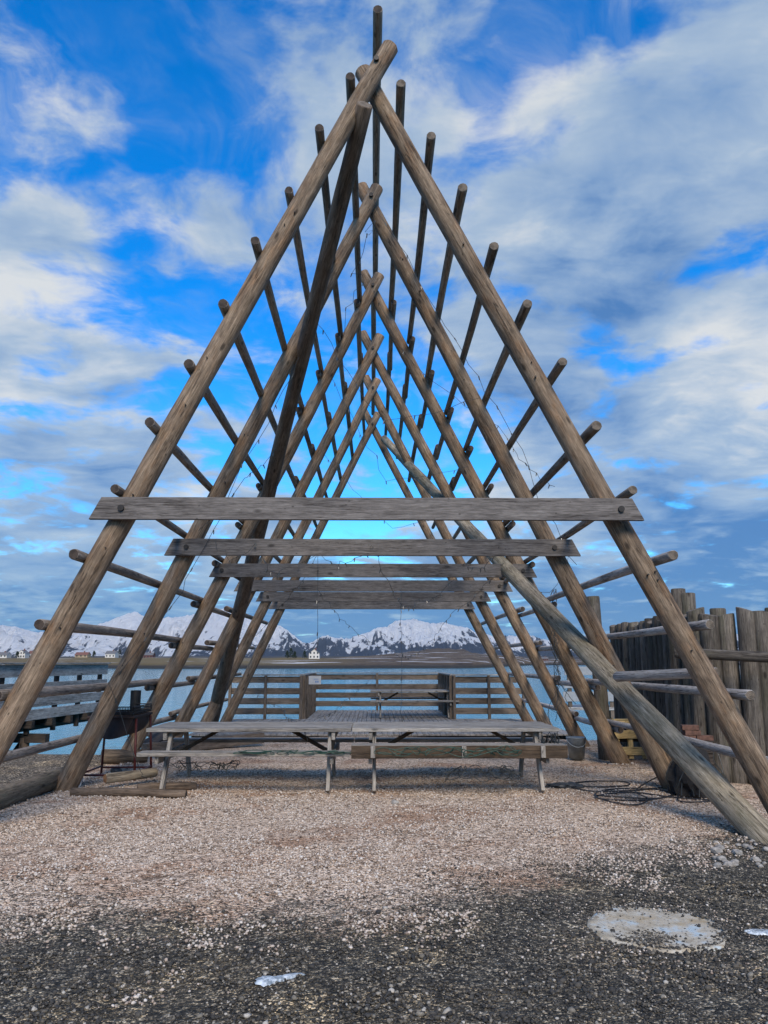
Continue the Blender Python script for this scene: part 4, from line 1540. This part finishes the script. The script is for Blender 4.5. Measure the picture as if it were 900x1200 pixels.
V, Fc = [], []
az = [-.95 + 1.9 * i / 420 for i in range(421)]
us = [0, .004, .01, .02, .035, .05, .08, .12, .17, .23, .3, .4, .5, .62, .75, .88, 1.0]
for a in az:
    # solve the near distance along this bearing
    r = 400.0
    for _ in range(20):
        r = .5 * r + .5 * shore_near(r * math.tan(a))
    for u in us:
        y = r + (5200 - r) * u
        x = y * math.tan(a)
        d_ = y - r
        z = WATER - .6
        if u > 0:
            z = WATER + 1.6 * min(1, d_ / 10) + 5.0 * min(1, d_ / 260) + .5 * fbm(x, y, .02)
            hill = max(0, 1 - ((a - .075) / .13) ** 2) * math.exp(-((y - 1150) / 380) ** 2)
            z += 9 * hill * (1 + .9 * fbm(x, y, .012))
            z += 9 * min(1, max(0, (y - 1000) / 1500)) * (1 + .5 * fbm(x, y, .004))
            z += 24 * min(1, max(0, (y - 2300) / 2500))
        V.append((x, y, z))
n = len(us)
for i in range(len(az) - 1):
    for j in range(n - 1):
        q = i * n + j
        Fc.append((q, q + n, q + n + 1, q + 1))
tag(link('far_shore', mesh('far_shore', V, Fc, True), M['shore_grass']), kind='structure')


def shore_z(x, y):
    r = shore_near(x)
    d_ = y - r
    a = math.atan2(x, y)
    z = WATER + 1.6 * min(1, d_ / 10) + 5.0 * min(1, d_ / 260) + .5 * fbm(x, y, .02)
    hill = max(0, 1 - ((a - .075) / .13) ** 2) * math.exp(-((y - 1150) / 380) ** 2)
    z += 9 * hill * (1 + .9 * fbm(x, y, .012))
    z += 9 * min(1, max(0, (y - 1000) / 1500)) * (1 + .5 * fbm(x, y, .004))
    return z


def house(px, Y, wd, dp, hw, hr, wall, roof, label, gable=True, rz=0.0):
    if px != 368.5:
        wd, hw, hr = wd * .8, hw * .8, hr * .8
    p = at(px, 770, Y)
    z = shore_z(p.x, Y) - .3
    root = empty('house', (p.x, Y, z))
    tag(root, label, 'house', 'houses on the far shore')
    m_ = MB()
    x0, x1, y0_, y1 = p.x - wd / 2, p.x + wd / 2, Y - dp / 2, Y + dp / 2
    if gable:   # ridge runs along y, gable faces us
        m_.add([(x0, y0_, z), (x1, y0_, z), (x1, y0_, z + hw), (p.x, y0_, z + hw + hr), (x0, y0_, z + hw), (x0, y1, z), (x1, y1, z), (x1, y1, z + hw), (p.x, y1, z + hw + hr), (x0, y1, z + hw)],
               [(0, 1, 2, 3, 4), (9, 8, 7, 6, 5), (1, 6, 7, 2), (5, 0, 4, 9), (0, 5, 6, 1)])
        rf = MB().add([(x0 - .4, y0_ - .4, z + hw - .2), (p.x, y0_ - .4, z + hw + hr + .15), (p.x, y1 + .4, z + hw + hr + .15), (x0 - .4, y1 + .4, z + hw - .2), (x1 + .4, y0_ - .4, z + hw - .2), (x1 + .4, y1 + .4, z + hw - .2)],
                      [(0, 1, 2, 3), (1, 4, 5, 2)])
    else:
        m_.add([(x0, y0_, z), (x1, y0_, z), (x1, y0_, z + hw), (x0, y0_, z + hw), (x0, y1, z), (x1, y1, z), (x1, y1, z + hw), (x0, y1, z + hw), (x0, Y, z + hw + hr), (x1, Y, z + hw + hr)],
               [(0, 1, 2, 3), (5, 4, 7, 6), (1, 5, 6, 9, 2), (4, 0, 3, 8, 7)])
        rf = MB().add([(x0 - .4, y0_ - .4, z + hw - .25), (x1 + .4, y0_ - .4, z + hw - .25), (x1 + .4, Y, z + hw + hr + .15), (x0 - .4, Y, z + hw + hr + .15), (x0 - .4, y1 + .4, z + hw - .25), (x1 + .4, y1 + .4, z + hw - .25)],
                      [(0, 1, 2, 3), (3, 2, 5, 4)])
    m_.build('wall', M[wall], root)
    ro = rf.build('roof', M[roof], root)
    MB().box((p.x + wd * .12, Y, z + hw + hr * .9 + .4), (.8, .8, 1.8)).build('chimney', M['roof_red'], ro)
    nx = 3 if wd > 6 else 2
    for st in range(1 if hw < 4 else 2):
        for k in range(nx):
            xx = x0 + wd * (k + .5) / nx
            MB().box((xx, y0_ - .05, z + 1.6 + st * 2.7), (1.0, .12, 1.3)).build('window', M['glass_dark'], root)
    return root


house(368.5, 560, 7.4, 7, 4.0, 3.0, 'house_white', 'roof_slate', 'white two storey house with steep gable alone on the far meadow')
hd = [(4, 640, 11, 8, 3.2, 2.6, 'house_white', 'roof_slate', 'white low house at the far left edge of the shore', False),
      (27, 650, 8, 8, 5.4, 3.0, 'house_white', 'roof_slate', 'white gabled house beyond the pier railing at left', True),
      (40, 660, 9, 8, 5.0, 2.6, 'house_white', 'roof_red', 'pale house with reddish roof right of the white gabled one', False),
      (97, 620, 12, 8, 3.0, 2.4, 'house_ochre', 'roof_red', 'ochre house behind the pier railing end', False),
      (131, 640, 10, 9, 4.2, 2.6, 'house_white', 'roof_slate', 'white house beyond the water left of the second leg', False),
      (175, 700, 10, 9, 4.0, 2.6, 'house_red', 'roof_slate', 'dark red house on the far shore left of the tall white one', False),
      (214, 690, 9, 8, 3.6, 2.6, 'house_white', 'roof_red', 'small white house with red roof at the foot of the left mountain', False)]
for (px, Y, a, b_, c_, d_, wl_, rf_, lb, gb) in hd:
    house(px, Y, a, b_, c_, d_, wl_, rf_, lb, gb)
for k, (px, Y, wd, wl_, lb) in enumerate(((627, 985, 16, 'house_white', 'white harbour shed on the far right shore'), (638, 990, 10, 'house_red', 'red boathouse on the far right shore next to the white shed'), (657, 1000, 13, 'house_white', 'long white boathouse on the far shore beside the slanting pole'))):
    house(px, Y, wd, 9, 3.4, 2.2, wl_, 'roof_slate', lb, False)


def far_tree(px, Y, h, label, seed, spread=.32):
    rnd_ = random.Random(seed)
    p = at(px, 770, Y)
    z = shore_z(p.x, Y)
    root = empty('tree', (p.x, Y, z))
    tag(root, label, 'tree', 'trees on the far shore')
    MB().tube([(p.x, Y, z - .3), (p.x, Y, z + h * .9)], .16, 6, .05).build('trunk', M['bark'], root)
    V_, F_ = [], []
    for _ in range(170):
        u = rnd_.random() ** .8
        zz = z + h * (.12 + .88 * u)
        rr_ = h * spread * (1 - u) ** .75 * math.sqrt(rnd_.random()) + .15
        a = rnd_.uniform(0, 6.28)
        c = Vector((p.x + rr_ * math.cos(a), Y + rr_ * math.sin(a), zz))
        s_ = rnd_.uniform(.35, .8)
        b0 = len(V_)
        for _k in range(4):
            V_.append(c + Vector((rnd_.uniform(-s_, s_), rnd_.uniform(-s_, s_), rnd_.uniform(-s_, s_) * .7)))
        F_ += [(b0, b0 + 1, b0 + 2), (b0, b0 + 2, b0 + 3), (b0, b0 + 3, b0 + 1), (b0 + 1, b0 + 3, b0 + 2)]
    MB().add(V_, F_).build('crown', M['conifer'], root)


for k, (px, Y, h, lb) in enumerate(((341, 560, 7.5, 'dark conifer left of the white two storey house, the tallest'), (336.5, 565, 5.5, 'smaller dark conifer at the outer left of the white house'), (345.5, 556, 5.0, 'short dark conifer just left of the white house'), (357, 570, 5.5, 'dark conifer touching the white house'),
                                    (140, 650, 6.5, 'dark conifer by the white house left of the second leg'), (150, 660, 5.5, 'low dark conifer among the houses at left'), (20, 640, 5.0, 'dark tree between the two white houses at far left'), (57, 640, 6.0, 'dark tree right of the pale house at left'), (110, 640, 5.0, 'dark tree beside the ochre house'))):
    far_tree(px, Y, h, lb, 900 + k)

# ------------------------------------------------------------------ mountains
sk = [(-500, 730), (-300, 720), (-150, 735), (-60, 728), (0, 733), (20, 735), (40, 741), (70, 741), (90, 738), (105, 734), (120, 730), (140, 722), (158, 715), (167, 720), (178, 726), (192, 724), (215, 722), (240, 718), (255, 715), (268, 711), (280, 718), (293, 724), (305, 728), (322, 731), (335, 737), (346, 746), (356, 753), (362, 753), (372, 748), (384, 744), (392, 747), (410, 748), (420, 744), (432, 741), (445, 735), (455, 734), (463, 728), (478, 726), (488, 726), (500, 730), (512, 730), (520, 729), (533, 732), (548, 736), (560, 743), (575, 745), (600, 745), (620, 744), (640, 750), (660, 752), (700, 757), (740, 762), (800, 752), (860, 745), (930, 735), (1050, 728), (1200, 735), (1400, 730)]
RR = 7600.0
prm = []
for px, py in sk:
    d_ = ray(px, py)
    prm.append((math.atan2(d_.x, d_.y), d_.z / math.hypot(d_.x, d_.y)))


def sky_h(a):
    for (a0, h0), (a1, h1) in zip(prm, prm[1:]):
        if a0 <= a <= a1:
            return h0 + (h1 - h0) * (a - a0) / (a1 - a0)
    return prm[0][1] if a < prm[0][0] else prm[-1][1]


NA_, NR_ = 760, 64
amin, amax = prm[0][0], prm[-1][0]
V, Fc = [], []
for i in range(NA_ + 1):
    a = amin + (amax - amin) * i / NA_
    H = sky_h(a)
    H += .0016 * mnoise.fractal(Vector((a * 170, 0, 2)), .5, 2, 6)
    for j in range(NR_ + 1):
        u = j / NR_
        r = 4600 + 5600 * u
        # foot at u=0, ridge at u=.54
        t_ = u / .54 if u < .54 else max(0, 1 - (u - .54) / .46)
        g_ = t_ ** 1.25 if u < .54 else t_ ** 1.1
        x, y = r * math.sin(a), r * math.cos(a)
        rn = mnoise.ridged_multi_fractal(Vector((x * .0016 + 1.5 * fbm(x, y, .0004, 3), y * .0007, 5.0)), .9, 2.1, 6, 1.0, 2.0)
        rn2 = mnoise.fractal(Vector((x * .004, y * .002, 9)), .7, 2, 5)
        amp = g_ * (1 - g_) * 4
        h = H * 7624 * g_
        h += (rn - 1.1) * 120 * amp * min(1, H * 7624 / 300) + rn2 * 60 * amp
        h = min(h, H * r * (1.0 if u < .6 else 2)) if u < .5 else h
        V.append((x, y, HC + max(h, -5) if j else -10))
n = NR_ + 1
for i in range(NA_):
    for j in range(NR_):
        q = i * n + j
        Fc.append((q, q + n, q + n + 1, q + 1))
tag(link('mountains', mesh('mountains', V, Fc, True), M['snow_rock']), kind='structure')

# ------------------------------------------------------------------ air
m = bpy.data.materials.new('air')
m.use_nodes = True
m.node_tree.nodes.clear()
t = NT(m.node_tree)
out = t.node('ShaderNodeOutputMaterial')
pv = t.node('ShaderNodeVolumePrincipled')
pv.inputs['Color'].default_value = (0.62, 0.80, 1.0, 1)
pv.inputs['Density'].default_value = 1.8e-5
t.l.new(pv.outputs[0], out.inputs['Volume'])
hx, y0_, y1_, z0_, z1_ = 12500, -700, 12500, -13, 640
V = [(-hx, y0_, z0_), (hx, y0_, z0_), (hx, y1_, z0_), (-hx, y1_, z0_), (-hx, y0_, z1_), (hx, y0_, z1_), (hx, y1_, z1_), (-hx, y1_, z1_)]
hz = link('haze', mesh('haze', V, [(3, 2, 1, 0), (4, 5, 6, 7), (0, 1, 5, 4), (1, 2, 6, 5), (2, 3, 7, 6), (3, 0, 4, 7)]), m)
tag(hz, 'thin blue air in front of the snowy mountains', 'haze', kind='stuff')
